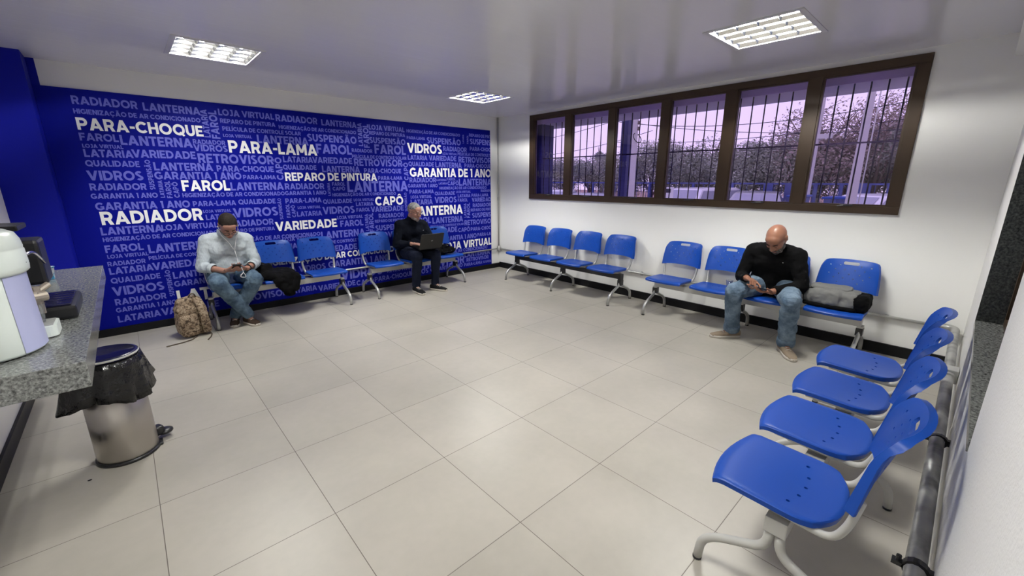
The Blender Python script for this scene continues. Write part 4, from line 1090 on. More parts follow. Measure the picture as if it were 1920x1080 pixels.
def shoe(root, heel, toe, z0, m_up, m_sole, ankle, k=1.0):
    heel, toe = V(heel), V(toe); d = (toe - heel); L = d.length; d.normalize(); s = d.cross(V((0, 0, 1))).normalized(); up = s.cross(d)
    Q = lambda a, b, h: heel + d * a * L + s * b + up * h
    bm = bmesh.new(); rows = []
    for a, w, h in ((0.0, .014, .060), (.02, .024, .076), (.09, .033, .088), (.20, .036, .096), (.30, .037, .090), (.40, .038, .077), (.52, .041, .064), (.66, .045, .053), (.80, .043, .044), (.91, .034, .036), (.97, .020, .028), (1.0, .006, .020)):
        row = []
        for k_ in range(18):
            c_, s_ = math.cos(2 * PI * k_ / 18), math.sin(2 * PI * k_ / 18)
            row.append(bm.verts.new(Q(a, w * math.copysign(abs(c_) ** .8, c_), .012 + (h - .012) * (.5 + .5 * math.copysign(abs(s_) ** .75, s_)))))
        rows.append(row)
    for A, B_ in zip(rows, rows[1:]):
        for k_ in range(18): bm.faces.new((A[k_], A[(k_ + 1) % 18], B_[(k_ + 1) % 18], B_[k_]))
    bm.faces.new(rows[0][::-1]); bm.faces.new(rows[-1])
    up_ = obj('shoe', bm, m_up, root, True)
    bm = bmesh.new()
    outline = [(0, 0), (.04, -.026), (.14, -.034), (.32, -.032), (.52, -.038), (.72, -.046), (.88, -.036), (.97, -.018), (1.0, 0), (.97, .018), (.88, .036), (.72, .046), (.52, .038), (.32, .032), (.14, .034), (.04, .026)]
    lo = [bm.verts.new(Q(a, b, .0)) for a, b in outline]; mi = [bm.verts.new(Q(a * 1.015 - .008, b * 1.10, .012)) for a, b in outline]; hi = [bm.verts.new(Q(a * 1.01 - .005, b * 1.04, .026)) for a, b in outline]
    n = len(outline); bm.faces.new(lo[::-1]); bm.faces.new(hi)
    for A, B in ((lo, mi), (mi, hi)):
        for k_ in range(n): bm.faces.new((A[k_], A[(k_ + 1) % n], B[(k_ + 1) % n], B[k_]))
    obj('sole', bm, m_sole, up_, True)
    bm = bmesh.new()
    for a in (.34, .42, .50, .58):
        h = .089 - (a - .34) * .115
        tube(bm, [Q(a, -.022, h - .006), Q(a + .01, 0, h + .006), Q(a, .022, h - .006)], .0032, 6)
    obj('laces', bm, m_sole, up_, True)
    return up_

def person(label, root_loc, J, S):
    """J: joints in world space, S: look"""
    root = thing('person', label, 'person', root_loc)
    B = V(root_loc)
    j = {k: V(v) - B for k, v in J.items()}
    R = basis(J['face'], J.get('headup', (0, 0, 1)))
    hc = j['head']
    lat = (j['Lsh'] - j['Rsh']).normalized(); hl = (j['Lhip'] - j['Rhip']).normalized()
    mid_h = (j['Lhip'] + j['Rhip']) / 2; mid_s = (j['Lsh'] + j['Rsh']) / 2
    bk = S.get('bulk', 1.0)
    waist = mid_h * .62 + mid_s * .38 + V(S.get('waist', (0, 0, 0))); chest = mid_h * .22 + mid_s * .78 + V(S.get('chest', (0, 0, 0)))
    fwd_ = lat.cross(mid_s - mid_h).normalized()
    if fwd_.dot(V(J['front'])) < 0: fwd_.negate()
    def torso(bm, g):
        cap(bm, mid_h - hl * .075, .118 * bk + g, mid_h + hl * .075, .118 * bk + g, 20)
        for s in (-1, 1):
            cap(bm, mid_h + hl * .075 * s, .115 * bk + g, waist + lat * .075 * s * bk, .105 * bk + g, 20)
            cap(bm, waist + lat * .075 * s * bk, .105 * bk + g, chest + lat * .085 * s * bk, .108 * bk + g, 20)
        cap(bm, waist - lat * .075 * bk, .105 * bk + g, waist + lat * .075 * bk, .105 * bk + g, 20)
        cap(bm, chest - lat * .085 * bk, .108 * bk + g, chest + lat * .085 * bk, .108 * bk + g, 20)
        if S.get('belly'): ell(bm, waist * .75 + mid_h * .25 + fwd_ * S['belly'], (.13 + g, .12 + g, .13 + g))
        for s, nm in ((-1, 'Rsh'), (1, 'Lsh')):
            cap(bm, chest + lat * .05 * s, .095 + g, j[nm] - lat * .015 * s, .066 * bk ** .5 + g, 18)
            cap(bm, mid_s + (j['neck'] - mid_s) * .45, .058 + g, j[nm], .058 * bk ** .5 + g, 16)
        cap(bm, mid_s, .072 + g, j['neck'], .056 + g, 16)
    # --- body: one continuous skin
    bm = bmesh.new()
    torso(bm, -.012)
    cap(bm, mid_s, .06, j['neck'], .058, 16); cap(bm, j['neck'], .060, hc + R @ V((0, -.022, -.055)), .058, 16)
    head_parts(bm, hc, R)
    for s in 'RL':
        cap(bm, j[s + 'sh'], .050, j[s + 'elb'], .041, 16); cap(bm, j[s + 'elb'], .041, j[s + 'wr'], .027, 16)
        cap(bm, j[s + 'hip'], .075, j[s + 'kn'], .048, 18); cap(bm, j[s + 'kn'], .046, j[s + 'an'], .032, 16)
        cap(bm, j[s + 'an'], .032, j[s + 'heel'] * .45 + j[s + 'toe'] * .55 + V((0, 0, .032)), .020, 12)
    body = remesh(bm, 'body', .0065, 3, None, S['skin'], root)
    bm = bmesh.new(); bm.from_mesh(body.data)
    for s in 'RL':
        h = bmesh.new(); hd = S['hand' + s]
        w = j[s + 'wr']; d = V(hd['d']); n = V(hd['n'])
        hand_parts(h, w, d, n, hd['side'], hd['curls'], hd.get('thumb', (.5, .35, .2)), k=hd.get('k', 1.0), ang=hd.get('ang', .75))
        bmesh.ops.recalc_face_normals(h, faces=h.faces)
        o = remesh(h, 'hand', .0032, 3, None, S['skin'])
        bm.from_mesh(o.data); me = o.data; bpy.data.objects.remove(o); bpy.data.meshes.remove(me)
    bm.to_mesh(body.data); bm.free()
    body.data.polygons.foreach_set('use_smooth', [True] * len(body.data.polygons))
    head_kids(root, hc, R, S)
    # --- top
    bm = bmesh.new(); torso(bm, .010)
    for s in 'RL':
        e = j[s + 'cuff']
        cap(bm, j[s + 'sh'], .066 * bk ** .5, j[s + 'elb'], .056, 18); cap(bm, j[s + 'elb'], .057, e, S.get('cuff_r', .040), 18)
    keep_neck = j['neck'] + (hc - j['neck']) * S.get('collar_t', .12)
    cap(bm, j['neck'], .066, keep_neck, .064, 18)
    remesh(bm, S['top_name'], .008, 4, S.get('folds', [(.09, .020), (.03, .006)]), S['top'], root)
    for s in 'RL':
        ring_cuff(root, 'cuff', j[s + 'cuff'] + (j[s + 'wr'] - j[s + 'elb']).normalized() * S.get('cuff_r', .04) * .75, j[s + 'wr'] - j[s + 'elb'], S.get('cuff_r', .040) * S.get('cuff_k', .92), S['top'], S.get('cuff_h', .02))
    # --- trousers
    bm = bmesh.new()
    cap(bm, mid_h - hl * .08, .125 * bk, mid_h + hl * .08, .125 * bk, 20)
    cap(bm, mid_h - hl * .08 + V((0, 0, .03)), .122 * bk, mid_h + hl * .08 + V((0, 0, .03)), .122 * bk, 20)
    for s in 'RL':
        cap(bm, j[s + 'hip'], .105 * S.get('thigh', 1), j[s + 'kn'], .074 * S.get('knee', 1), 20)
        cap(bm, j[s + 'kn'], .073 * S.get('knee', 1), j[s + 'an'], S.get('hem', .060), 18)
    tr = remesh(bm, 'trousers', .008, 3, S.get('tfolds', [(.08, .026), (.035, .010)]), S['trousers'], root)
    for s in 'RL':
        if S.get('turnup'):
            ring_cuff(root, 'turn_up', j[s + 'an'] + V((0, 0, .0)), j[s + 'an'] - j[s + 'kn'], S.get('hem', .06) * 1.05, S['trousers'], .036)
    for s in 'RL':
        shoe(root, j[s + 'heel'], j[s + 'toe'], 0, S['shoe'], S['sole'], j[s + 'an'])
    return root, hc, R, j

CURL = lambda a: [(a * .8, a * 1.1, a * .7), (a * .85, a * 1.15, a * .7), (a * .95, a * 1.2, a * .75), (a * 1.05, a * 1.25, a * .8)]

# ---- bald man on the bench under the window, tapping on his phone
O3 = (4.45, 1.165, 0)
FACE3 = V((-.62, .10, -.76))
J3 = dict(head=(4.165, 1.125, 1.012), face=FACE3, headup=(-.76, .1, .62), front=(-1, 0, 0),
          neck=(4.295, 1.155, .955), Rsh=(4.345, 1.345, .860), Lsh=(4.335, .985, .855),
          Relb=(4.335, 1.425, .600), Lelb=(4.33, .915, .590), Rwr=(4.120, 1.300, .632), Lwr=(4.125, 1.090, .542),
          Rcuff=(4.18, 1.337, .624), Lcuff=(4.185, 1.043, .560),
          Rhip=(4.475, 1.265, .525), Lhip=(4.475, 1.065, .525), Rkn=(4.075, 1.380, .500), Lkn=(4.055, .915, .500),
          Ran=(4.215, 1.405, .105), Lan=(4.185, .930, .105), Rheel=(4.275, 1.340, 0), Rtoe=(4.070, 1.550, 0), Lheel=(4.245, .985, 0), Ltoe=(3.985, .800, 0))
S3 = dict(skin='skin_tan', brow='hair_dark', top='black_knit', top_name='sweater', trousers='denim_light', shoe='shoe_beige', sole='sole', bulk=1.12, thigh=1.08,
          waist=(.05, 0, .0), chest=(.035, 0, .0), cuff_r=.040, turnup=True, hem=.066, knee=1.03, belly=.02, collar_t=.22,
          handR=dict(d=(-.50, -.82, -.12), n=(-.25, -.1, -.95), side=-1, curls=[(.35, .30, .15), (.95, 1.2, .7), (1.1, 1.25, .8), (1.15, 1.3, .8)], thumb=(.25, .2, .1)),
          handL=dict(d=(-.80, .58, .02), n=(.1, .25, .95), side=1, curls=CURL(.40), thumb=(.22, .15, .05)))
r3, h3, R3, j3 = person('bald bearded man in black sweater and jeans, seated under the window, holding a phone', O3, J3, S3)
bm = bmesh.new()
P = lambda x, y, z: h3 + R3 @ V((x, y, z))
for c_, r_ in (((0, .078, -.094), (.030, .024, .030)), ((-.030, .062, -.080), (.026, .030, .030)), ((.030, .062, -.080), (.026, .030, .030)), ((0, .070, -.104), (.030, .026, .020)),
               ((-.052, .030, -.058), (.016, .030, .034)), ((.052, .030, -.058), (.016, .030, .034))):
    ell(bm, P(*c_), r_, R3)
cap(bm, P(-.026, .090, -.068), .006, P(-.012, .1005, -.055), .006); cap(bm, P(.026, .090, -.068), .006, P(.012, .1005, -.055), .006); cap(bm, P(-.012, .1005, -.055), .006, P(.012, .1005, -.055), .006)
remesh(bm, 'beard', .005, 2, [(.02, .006)], 'beard_grey', r3)
bm = bmesh.new(); box(bm, -.004, .004, -.001, .001, -.002, .002); e = obj('sweater_logo', bm, 'white_cord', r3); e.location = V((4.195, 1.055, .80)) - V(O3); e.rotation_euler = (.4, 0, PI / 2 + .2)

# ---- man in the navy sweater with the laptop
O2 = (2.93, 5.35, 0)
J2 = dict(head=(2.935, 5.20, 1.085), face=V((.30, -.90, -.27)), front=(0, -1, 0), neck=(2.925, 5.265, 1.000), headup=(.1, -.1, 1),
          Rsh=(2.745, 5.30, .905), Lsh=(3.105, 5.285, .890), Relb=(2.672, 5.275, .650), Lelb=(3.175, 5.17, .665), Rwr=(2.785, 5.065, .670), Lwr=(3.10, 5.085, .670),
          Rcuff=(2.760, 5.115, .668), Lcuff=(3.12, 5.10, .672),
          Rhip=(2.835, 5.36, .525), Lhip=(3.015, 5.36, .525), Rkn=(2.790, 4.935, .510), Lkn=(3.075, 4.925, .505), Ran=(2.795, 5.02, .095), Lan=(3.07, 4.975, .095),
          Rheel=(2.79, 5.085, 0), Rtoe=(2.795, 4.80, 0), Lheel=(3.02, 5.025, 0), Ltoe=(3.145, 4.775, 0))
S2 = dict(skin='skin_light', brow='hair_grey', top='navy_knit', top_name='sweater', trousers='navy_trouser', shoe='shoe_black', sole='sole', hem=.056, knee=.95, bulk=1.0, belly=.03, collar_t=.25,
          waist=(0, .01, 0), cuff_r=.041, thigh=.95,
          handR=dict(d=(.66, -.70, -.02), n=(.1, .05, -1), side=-1, curls=CURL(.20), thumb=(.2, .1, .1)),
          handL=dict(d=(-.42, -.85, -.02), n=(-.1, .05, -1), side=1, curls=CURL(.20), thumb=(.2, .1, .1)))
r2, h2, R2, j2 = person('grey-haired man in navy sweater and spectacles, seated by the mural, laptop on knees', O2, J2, S2)
P = lambda x, y, z: h2 + R2 @ V((x, y, z))
def hairline(x, y, z):
    if z > .078: return y < .072
    if y > .055: return False
    if z < -.045: return False
    if abs(x) > .055 and y > .012 and z < .045: return False
    if abs(x) > .06 and -.035 < y and z < .030: return False
    return y < .050 or z > .06
bm = bmesh.new(); shell(bm, h2, R2, (0, -.014, .032), (.080, .100, .091), hairline)
o = obj('hair', bm, 'hair_grey', r2, True); md = o.modifiers.new('s', 'SOLIDIFY'); md.thickness = .008
bm = bmesh.new()
for c_, r_ in (((0, .079, -.094), (.024, .020, .024)), ((-.028, .060, -.082), (.021, .026, .022)), ((.028, .060, -.082), (.021, .026, .022)), ((-.046, .034, -.070), (.010, .026, .026)), ((.046, .034, -.070), (.010, .026, .026))):
    ell(bm, P(*c_), r_, R2)
cap(bm, P(-.024, .091, -.066), .005, P(-.010, .1005, -.055), .005); cap(bm, P(.024, .091, -.066), .005, P(.010, .1005, -.055), .005); cap(bm, P(-.010, .1005, -.055), .005, P(.010, .1005, -.055), .005)
remesh(bm, 'beard', .005, 2, [(.02, .005)], 'beard_white', r2)
def spectacles(root, c, R, drop=0.0):
    P = lambda x, y, z: c + R @ V((x, y, z))
    bm = bmesh.new()
    for s in (-1, 1):
        pts = []
        for k in range(17):
            a = 2 * PI * k / 16
            pts.append(P(s * .033 + .0245 * math.copysign(abs(math.cos(a)) ** .75, math.cos(a)), .109 - .012 * abs(math.cos(a) * s + .4) * .3, -.004 - drop + .0185 * math.copysign(abs(math.sin(a)) ** .75, math.sin(a))))
        tube(bm, pts, .0024, 6, caps=False)
        tube(bm, [P(s * .056, .105, .004 - drop), P(s * .074, .080, .006 - drop * .6), P(s * .083, .0, .010), P(s * .082, -.02, .0)], .0022, 6)
    tube(bm, [P(-.009, .111, .0 - drop), P(0, .115, .003 - drop), P(.009, .111, .0 - drop)], .0022, 6)
    g = obj('spectacles', bm, 'specs', root, True)
    return g
spectacles(r2, h2, R2, .002)
bm = bmesh.new(); box(bm, -.004, .004, -.001, .001, -.0025, .0025); e = obj('sweater_logo', bm, 'white_cord', r2); e.location = V((3.02, 5.135, .83)) - V(O2); e.rotation_euler = (-.2, 0, .15)

# ---- man in the pale shirt, head bent over his phone
O1 = (.72, 5.34, 0)
J1 = dict(head=(.752, 5.135, 1.055), face=V((.0, -.72, -.70)), headup=(0, -.7, .72), front=(0, -1, 0), neck=(.745, 5.245, .985),
          Rsh=(.555, 5.295, .890), Lsh=(.925, 5.295, .880), Relb=(.485, 5.245, .640), Lelb=(.960, 5.230, .625), Rwr=(.640, 5.020, .615), Lwr=(.835, 5.020, .612),
          Rcuff=(.535, 5.165, .632), Lcuff=(.925, 5.160, .622),
          Rhip=(.625, 5.36, .530), Lhip=(.815, 5.36, .530), Rkn=(.565, 4.935, .500), Lkn=(.880, 4.940, .495), Ran=(.790, 5.060, .110), Lan=(.685, 5.155, .105),
          Rheel=(.760, 5.14, 0), Rtoe=(.850, 4.925, 0), Lheel=(.70, 5.23, 0), Ltoe=(.640, 5.025, 0))
S1 = dict(skin='skin_light', brow='hair_dark', top='shirt', top_name='shirt', trousers='denim_mid', shoe='shoe_brown', sole='sole', hem=.058, bulk=1.05, belly=.055, collar_t=.08, knee=1.08, thigh=1.05,
          waist=(0, .015, 0), cuff_r=.050, cuff_h=.026, cuff_k=1.0, folds=[(.10, .030), (.035, .014)],
          handR=dict(d=(.80, -.58, .05), n=(.35, .25, .85), side=-1, curls=CURL(.55), thumb=(.10, .30, .2), ang=.5),
          handL=dict(d=(-.80, -.58, .05), n=(-.35, .25, .85), side=1, curls=CURL(.55), thumb=(.10, .30, .2), ang=.5))
r1, h1, R1, j1 = person('dark-haired man in pale striped shirt and jeans, seated by the mural, head bent', O1, J1, S1)
bm = bmesh.new(); shell(bm, h1, R1, (0, -.014, .034), (.081, .101, .094), lambda x, y, z: hairline(x, y, z) or (z > .042 and y < .096))
o = obj('hair', bm, 'hair_dark', r1, True); md = o.modifiers.new('s', 'SOLIDIFY'); md.thickness = .010
P = lambda x, y, z: h1 + R1 @ V((x, y, z))
spectacles(r1, h1, R1, .006)
# shirt collar, placket, buttons, watch
bm = bmesh.new()
for s in (-1, 1):
    a = j1['neck']
    pts = [a + V((s * .072, .030, .030)), a + V((s * .070, -.030, .020)), a + V((s * .045, -.072, -.010)), a + V((s * .012, -.088, -.040))]
    q = [p + V((s * .012, -.012, -.040)) for p in pts]
    vs = [bm.verts.new(p) for p in pts]; ws = [bm.verts.new(p) for p in q]
    for i in range(3): bm.faces.new((vs[i], vs[i + 1], ws[i + 1], ws[i]))
o = obj('collar', bm, 'shirt', r1, True); md = o.modifiers.new('s', 'SOLIDIFY'); md.thickness = .005; md.offset = 0
bm = bmesh.new(); w = j1['Lwr'] + (j1['Lelb'] - j1['Lwr']).normalized() * .035; ax = (j1['Lelb'] - j1['Lwr'])
b = bmesh.new(); lathe(b, [(.029, -.010), (.033, -.010), (.034, 0), (.033, .010), (.029, .010)], 18, cap=False)
merge(bm, b, Matrix.Translation(w) @ ax.to_track_quat('Z', 'Y').to_matrix().to_4x4())
ell(bm, w + V((.0, -.012, .034)), (.017, .017, .006)); obj('wristwatch', bm, 'black_plastic', r1, True)

# ---- things they hold
def slab_at(name, label, cat, p, right, up_, w, h, th, m_body, m_face, face_dir):
    """thin slab (telephone) centred at p, its face towards face_dir"""
    r_ = V(right).normalized(); n = V(face_dir); n = (n - r_ * n.dot(r_)).normalized(); u = n.cross(r_)
    mx = Matrix((r_, u, n)).transposed()
    t = thing(name, label, cat, p); 
    bm = bmesh.new(); b = bmesh.new(); prism(b, rrect(w / 2, h / 2, .008), -th / 2, th / 2); merge(bm, b, mx.to_4x4()); obj('case', bm, m_body, t)
    bm = bmesh.new(); b = bmesh.new(); prism(b, rrect(w / 2 - .004, h / 2 - .004, .006), th / 2, th / 2 + .0006); merge(bm, b, mx.to_4x4()); obj('screen', bm, m_face, t)
    return t
slab_at('smartphone', 'dark phone held flat in the left hand of the bald man', 'phone', (4.045, 1.180, .582), (.60, .80, 0), None, .150, .072, .009, 'black_plastic', 'screen', (.25, -.1, .95))
slab_at('smartphone', 'dark phone held in both hands by the man in the pale shirt', 'phone', (.738, 4.955, .655), (1, 0, 0), None, .078, .150, .010, 'black_plastic', 'screen', (0, .45, .9))
tg = thing('earphones', 'white earphone cord hanging from the ears of the man in the pale shirt', 'earphones', O1)
bm = bmesh.new(); B1 = V(O1)
ears = [P(s * .086, .0, -.012) for s in (-1, 1)]
y_ = V((.765, 5.075, .80)) - B1
for s, e in zip((-1, 1), ears): tube(bm, fillet([e, e + V((s * .012, .005, -.085)), V((.757 - s * .035, 5.105, .90)) - B1, y_], .03), .0022, 6)
tube(bm, fillet([y_, V((.770, 5.040, .72)) - B1, V((.762, 4.985, .665)) - B1], .03), .0022, 6)
obj('cord', bm, 'white_cord', tg, True)
bm = bmesh.new()
tube(bm, fillet([V((.775, 4.93, .645)) - B1, V((.785, 4.90, .60)) - B1, V((.745, 4.90, .555)) - B1, V((.80, 4.89, .545)) - B1, V((.785, 4.90, .60)) - B1, V((.75, 4.905, .57)) - B1], .02), .0022, 6)
obj('cord_loop', bm, 'white_cord', tg, True)
for e in ears:
    bm = bmesh.new(); ell(bm, e, (.007, .007, .009)); obj('earbud', bm, 'white_cord', tg, True)

lt = thing('laptop', 'open black laptop on the knees of the man in the navy sweater', 'laptop', (2.985, 4.995, .618), 0)
lr = V((.955, -.115, .02)).normalized(); lf = V((-.13, -.97, -.05)); lf = (lf - lr * lf.dot(lr)).normalized(); lu = lr.cross(lf) * -1
if lu.z < 0: lu.negate()
LM = Matrix((lr, lf, lu)).transposed().to_4x4()
bm = bmesh.new(); b = bmesh.new(); prism(b, rrect(.165, .115, .012), -.008, .009); merge(bm, b, LM); obj('base', bm, 'gunmetal', lt)
bm = bmesh.new(); b = bmesh.new()
for i in range(12):
    for k in range(4): box(b, -.135 + i * .0228, -.116 + i * .0228, -.055 + k * .021, -.038 + k * .021, .009, .0105)
merge(bm, b, LM); obj('keyboard', bm, 'black_plastic', lt)
tl = math.radians(24)
ld_ = lf * math.sin(tl) + lu * math.cos(tl); ln_ = lr.cross(ld_)
hinge = lf * .113 + lu * .008
SM = Matrix.Translation(hinge) @ Matrix((lr, ld_, ln_)).transposed().to_4x4()
bm = bmesh.new(); b = bmesh.new(); prism(b, [(x, y + .112) for x, y in rrect(.165, .110, .012)], -.003, .004); merge(bm, b, SM); sc_ = obj('lid', bm, 'gunmetal', lt)
sgn = 1 if (SM.to_3x3() @ V((0, 0, 1))).dot(V((0, -1, 0))) > 0 else -1
bm = bmesh.new(); b = bmesh.new(); z_ = .0042 if sgn > 0 else -.0032
box(b, -.012, .012, .108, .112, z_, z_ + .0004 * sgn); box(b, -.008, .014, .116, .119, z_, z_ + .0004 * sgn); merge(bm, b, SM); obj('logo', bm, 'conduit', sc_)
bm = bmesh.new(); b = bmesh.new(); z_ = -.0032 if sgn > 0 else .0042
prism(b, [(x, y + .112) for x, y in rrect(.156, .098, .004)], z_, z_ - .0004 * sgn); merge(bm, b, SM); obj('screen', bm, 'screen', sc_)

# ================================================================== the car park behind the window
GZ = -0.15
random.seed(11)
bm = bmesh.new(); box(bm, XR + .15, 60, -45, 60, GZ - .2, GZ); g_ = struct('ground', bm, 'asphalt'); g_['label'] = 'grey car park outside the window'
bm = bmesh.new(); box(bm, 18.6, 60, -45, 60, GZ, GZ + .03); g_ = struct('terrain', bm, 'brick_ground'); g_['label'] = 'reddish earth bank behind the fence'
# eave over the window and the outer reveal
bm = bmesh.new(); box(bm, XR + .15, XR + .75, -2.5, 8.5, 2.335, 2.50); struct('trim_3', bm, 'ext_wall', label='grey concrete eave over the window')
bm = bmesh.new(); box(bm, XR + .15, XR + .42, WY1 - .10, WY1 + .25, GZ, 2.335); struct('pillar_outside', bm, 'blue_dark', label='dark blue outer pillar at the far end of the window')

# security grille
t = thing('security_grille', 'black steel security grille of thin upright bars outside the window', 'grille', (XR + .18, 2.6, 1.22))
for k in range(37):
    y = 0.573 + .118 * (k - 1)
    if y > WY1 - .12: break
    bm = bmesh.new(); tube(bm, [(0, y - 2.6, -.02), (0, y - 2.6, 1.115)], .0065, 8); obj('bar', bm, 'black_metal', t, True)
bm = bmesh.new(); box(bm, -.006, .006, WY0 - 2.6, WY1 - 2.7, .604, .618); obj('cross_bar', bm, 'black_metal', t)
bm = bmesh.new(); box(bm, -.006, .006, WY0 - 2.6, WY1 - 2.7, -.02, .0); obj('bottom_rail', bm, 'black_metal', t)

def ray(u, v):
    r = fwd * 1.0 + rgt * ((u - 960) / 782.01) - upv * ((v - 540) / 782.01)
    return r
def at_x(u, v, x):
    d = ray(u, v); return V((0, 0, 1.5038)) + d * (x / d.x)

# blue steel post close to the building
p = at_x(1172, 300, 6.3)
t = thing('steel_post', 'dark blue square steel post standing just outside the window', 'post', (p.x, p.y, GZ))
bm = bmesh.new(); box(bm, -.065, .065, -.065, .065, 0, 2.9, .006); obj('shaft', bm, 'blue_dark', t)
bm = bmesh.new(); box(bm, -.11, .11, -.11, .11, 0, .012); obj('base_plate', bm, 'black_metal', t)

# utility poles and their wires
def pole(label, u, v, x, h, r0, r1, arms, rect=True):
    p = at_x(u, v, x)
    t = thing('utility_pole', label, 'pole', (p.x, p.y, GZ))
    bm = bmesh.new()
    b = bmesh.new(); bmesh.ops.create_cone(b, segments=4 if rect else 14, radius1=r0, radius2=r1, depth=h, cap_ends=True)
    merge(bm, b, Matrix.Translation((0, 0, h / 2)) @ Matrix.Rotation(PI / 4 + .5, 4, 'Z')); obj('shaft', bm, 'concrete', t)
    for z, s in arms:
        bm = bmesh.new(); tube(bm, [(0, -.02, z), (-.06, .18 * s, z)], .02, 6)
        tube(bm, [(-.06, .18 * s, z - .05), (-.06, .18 * s, z + .09)], .035, 8); obj('insulator', bm, 'porcelain', t)
    return t, p
t1, p1 = pole('pale concrete utility pole with insulators, seen through the third window pane', 1187, 300, 15.5, 6.2, .20, .12,
              [(3.60 + .22 * k, s) for k in range(5) for s in (-1, 1)])
bm = bmesh.new(); tube(bm, [(.0 + .26 * math.cos(a), -.12 + .26 * math.sin(a) * .3, 3.28 + .18 * math.sin(a)) for a in [2 * PI * k / 20 for k in range(21)]], .018, 6, False); obj('wire_coil', bm, 'wire', t1)
t2, p2 = pole('pale concrete pole seen through the right-hand window pane', 1610, 300, 12.5, 4.25, .13, .07, [])
bm = bmesh.new(); box(bm, -.02, .02, -.16, -.14, .3, 3.9); obj('cable_duct', bm, 'conduit', t2)
t3, p3 = pole('thin lamp post with a flat floodlight behind the right-hand window mullion', 1525, 300, 14.0, 3.9, .06, .05, [], False)
bm = bmesh.new(); box(bm, -.05, .05, -.34, .0, 2.72, 2.84); tube(bm, [(0, 0, 2.6), (0, -.1, 2.75)], .02, 6); obj('floodlight', bm, 'conduit', t3)
for i, (u0, v0, u1, v1, sag) in enumerate([(1003, 232, 1188, 214, .25), (1003, 262, 1188, 212, .15), (1190, 222, 1700, 176, .5), (1190, 224, 1700, 232, .35), (1003, 290, 1188, 252, .2), (1190, 262, 1700, 214, .3), (1190, 272, 1700, 254, .3)]):
    a, b = at_x(u0, v0, 15.6 + .1 * i), at_x(u1, v1, 15.6 + .1 * i)
    d = b - a; a = a - d * .15; b = b + d * .15
    bm = bmesh.new(); tube(bm, [a.lerp(b, k / 16) - V((0, 0, sag * (1 - (2 * k / 16 - 1) ** 2))) - a for k in range(17)], .011, 5)
    o = obj('power_line', bm, 'wire'); o.location = a
    tag(o, 'thin black overhead wire crossing the sky behind the window', 'wire', 'overhead wires outside')

# trees behind the fence: every tree its own crown and trunk
def tree(name, label, p, h, w, m, n, dens=1.0, dry=False):
    t = thing(name, label, 'tree', (p.x, p.y, GZ), 0, 'trees behind the car park')
    bm = bmesh.new(); th = h * .55
    tube(bm, [(0, 0, 0), (.1, .05, th * .5), (.0, .1, th)], [.16, .12, .06], 8)
    nb = 16 if dry else 7
    ends = []
    for k in range(nb):
        a = 2 * PI * k / nb + random.uniform(-.3, .3); l = w * random.uniform(.45, .95)
        z0 = th * random.uniform(.3, .9); z1 = z0 + (h - z0) * random.uniform(.45, .95)
        e = V((math.cos(a) * l, math.sin(a) * l, z1)); m_ = V((math.cos(a) * l * .5, math.sin(a) * l * .5, (z0 + z1) / 2 + .2))
        tube(bm, [(0, 0, z0), m_, e], [.06, .035, .012], 5); ends.append(e)
        if dry:
            for q in range(7):
                f = e.lerp(m_, random.uniform(0, .8)); tube(bm, [f, f + V((random.uniform(-.7, .7), random.uniform(-.7, .7), random.uniform(.1, .8)))], [.014, .005], 4)
    obj('trunk', bm, 'bark', t, True)
    # leaves: small bent quads scattered over several rounded masses
    bm = bmesh.new()
    blobs = [(V((random.uniform(-.55, .55) * w, random.uniform(-.55, .55) * w, h * random.uniform(.35, .80))), random.uniform(.35, .55) * w) for _ in range(9)]
    blobs.append((V((0, 0, h * .72)), w * .6))
    for _ in range(int(n * dens)):
        c, r = random.choice(blobs)
        d = V((random.gauss(0, 1), random.gauss(0, 1), random.gauss(0, 1))).normalized()
        q = c + d * r * random.uniform(.55, 1.05); 
        if q.z > h or q.z < .1: q.z = h * random.uniform(.2, .9)
        s = random.uniform(.028, .065)
        u = V((random.gauss(0, 1), random.gauss(0, 1), random.gauss(0, .6))).normalized(); v_ = (u.cross(d) if u.cross(d).length > .1 else u.orthogonal()).normalized()
        pts = [q - u * s, q + v_ * s * .55 + d * s * .25, q + u * s, q - v_ * s * .55 + d * s * .25]
        vs = [bm.verts.new(k) for k in pts]; bm.faces.new(vs[:3]); bm.faces.new((vs[0], vs[2], vs[3]))
    obj('crown', bm, m, t, recalc=False)
    return t
specs_ = [(1010, 21, 300, 2.0, 'leaf_mid', 'low olive tree behind the far end of the car park'), (1060, 22, 296, 2.0, 'leaf_mid', 0), (1105, 22, 294, 2.0, 'leaf_dark', 0),
          (1128, 24, 268, .75, 'leaf_dark', 'slender dark conifer-like tree standing above its neighbours'), (1165, 21, 284, 1.9, 'leaf_mid', 0), (1222, 21, 262, 2.2, 'leaf_mid', 0),
          (1283, 20.5, 268, 2.1, 'leaf_dark', 0), (1330, 20.5, 250, 1.9, 'leaf_mid', 0), (1395, 20, 268, 2.0, 'leaf_dark', 0), (1440, 20, 254, 2.0, 'leaf_mid', 0), (1490, 19.5, 240, 1.8, 'leaf_mid', 0),
          (1535, 20, 196, 2.2, 'leaf_dry', 'tall brown half-bare tree behind the right-hand window mullion'), (1640, 19.6, 178, 2.4, 'leaf_dry', 'wide brown half-bare tree at the right edge of the window'), (1590, 21, 232, 2.0, 'leaf_dark', 0), (1690, 20.5, 225, 2.0, 'leaf_mid', 0), (1760, 19.5, 200, 2.2, 'leaf_dark', 0)]
NM = {'leaf_mid': 'olive green bushy tree in the row behind the car park fence', 'leaf_dark': 'dark green bushy tree in the row behind the car park fence'}
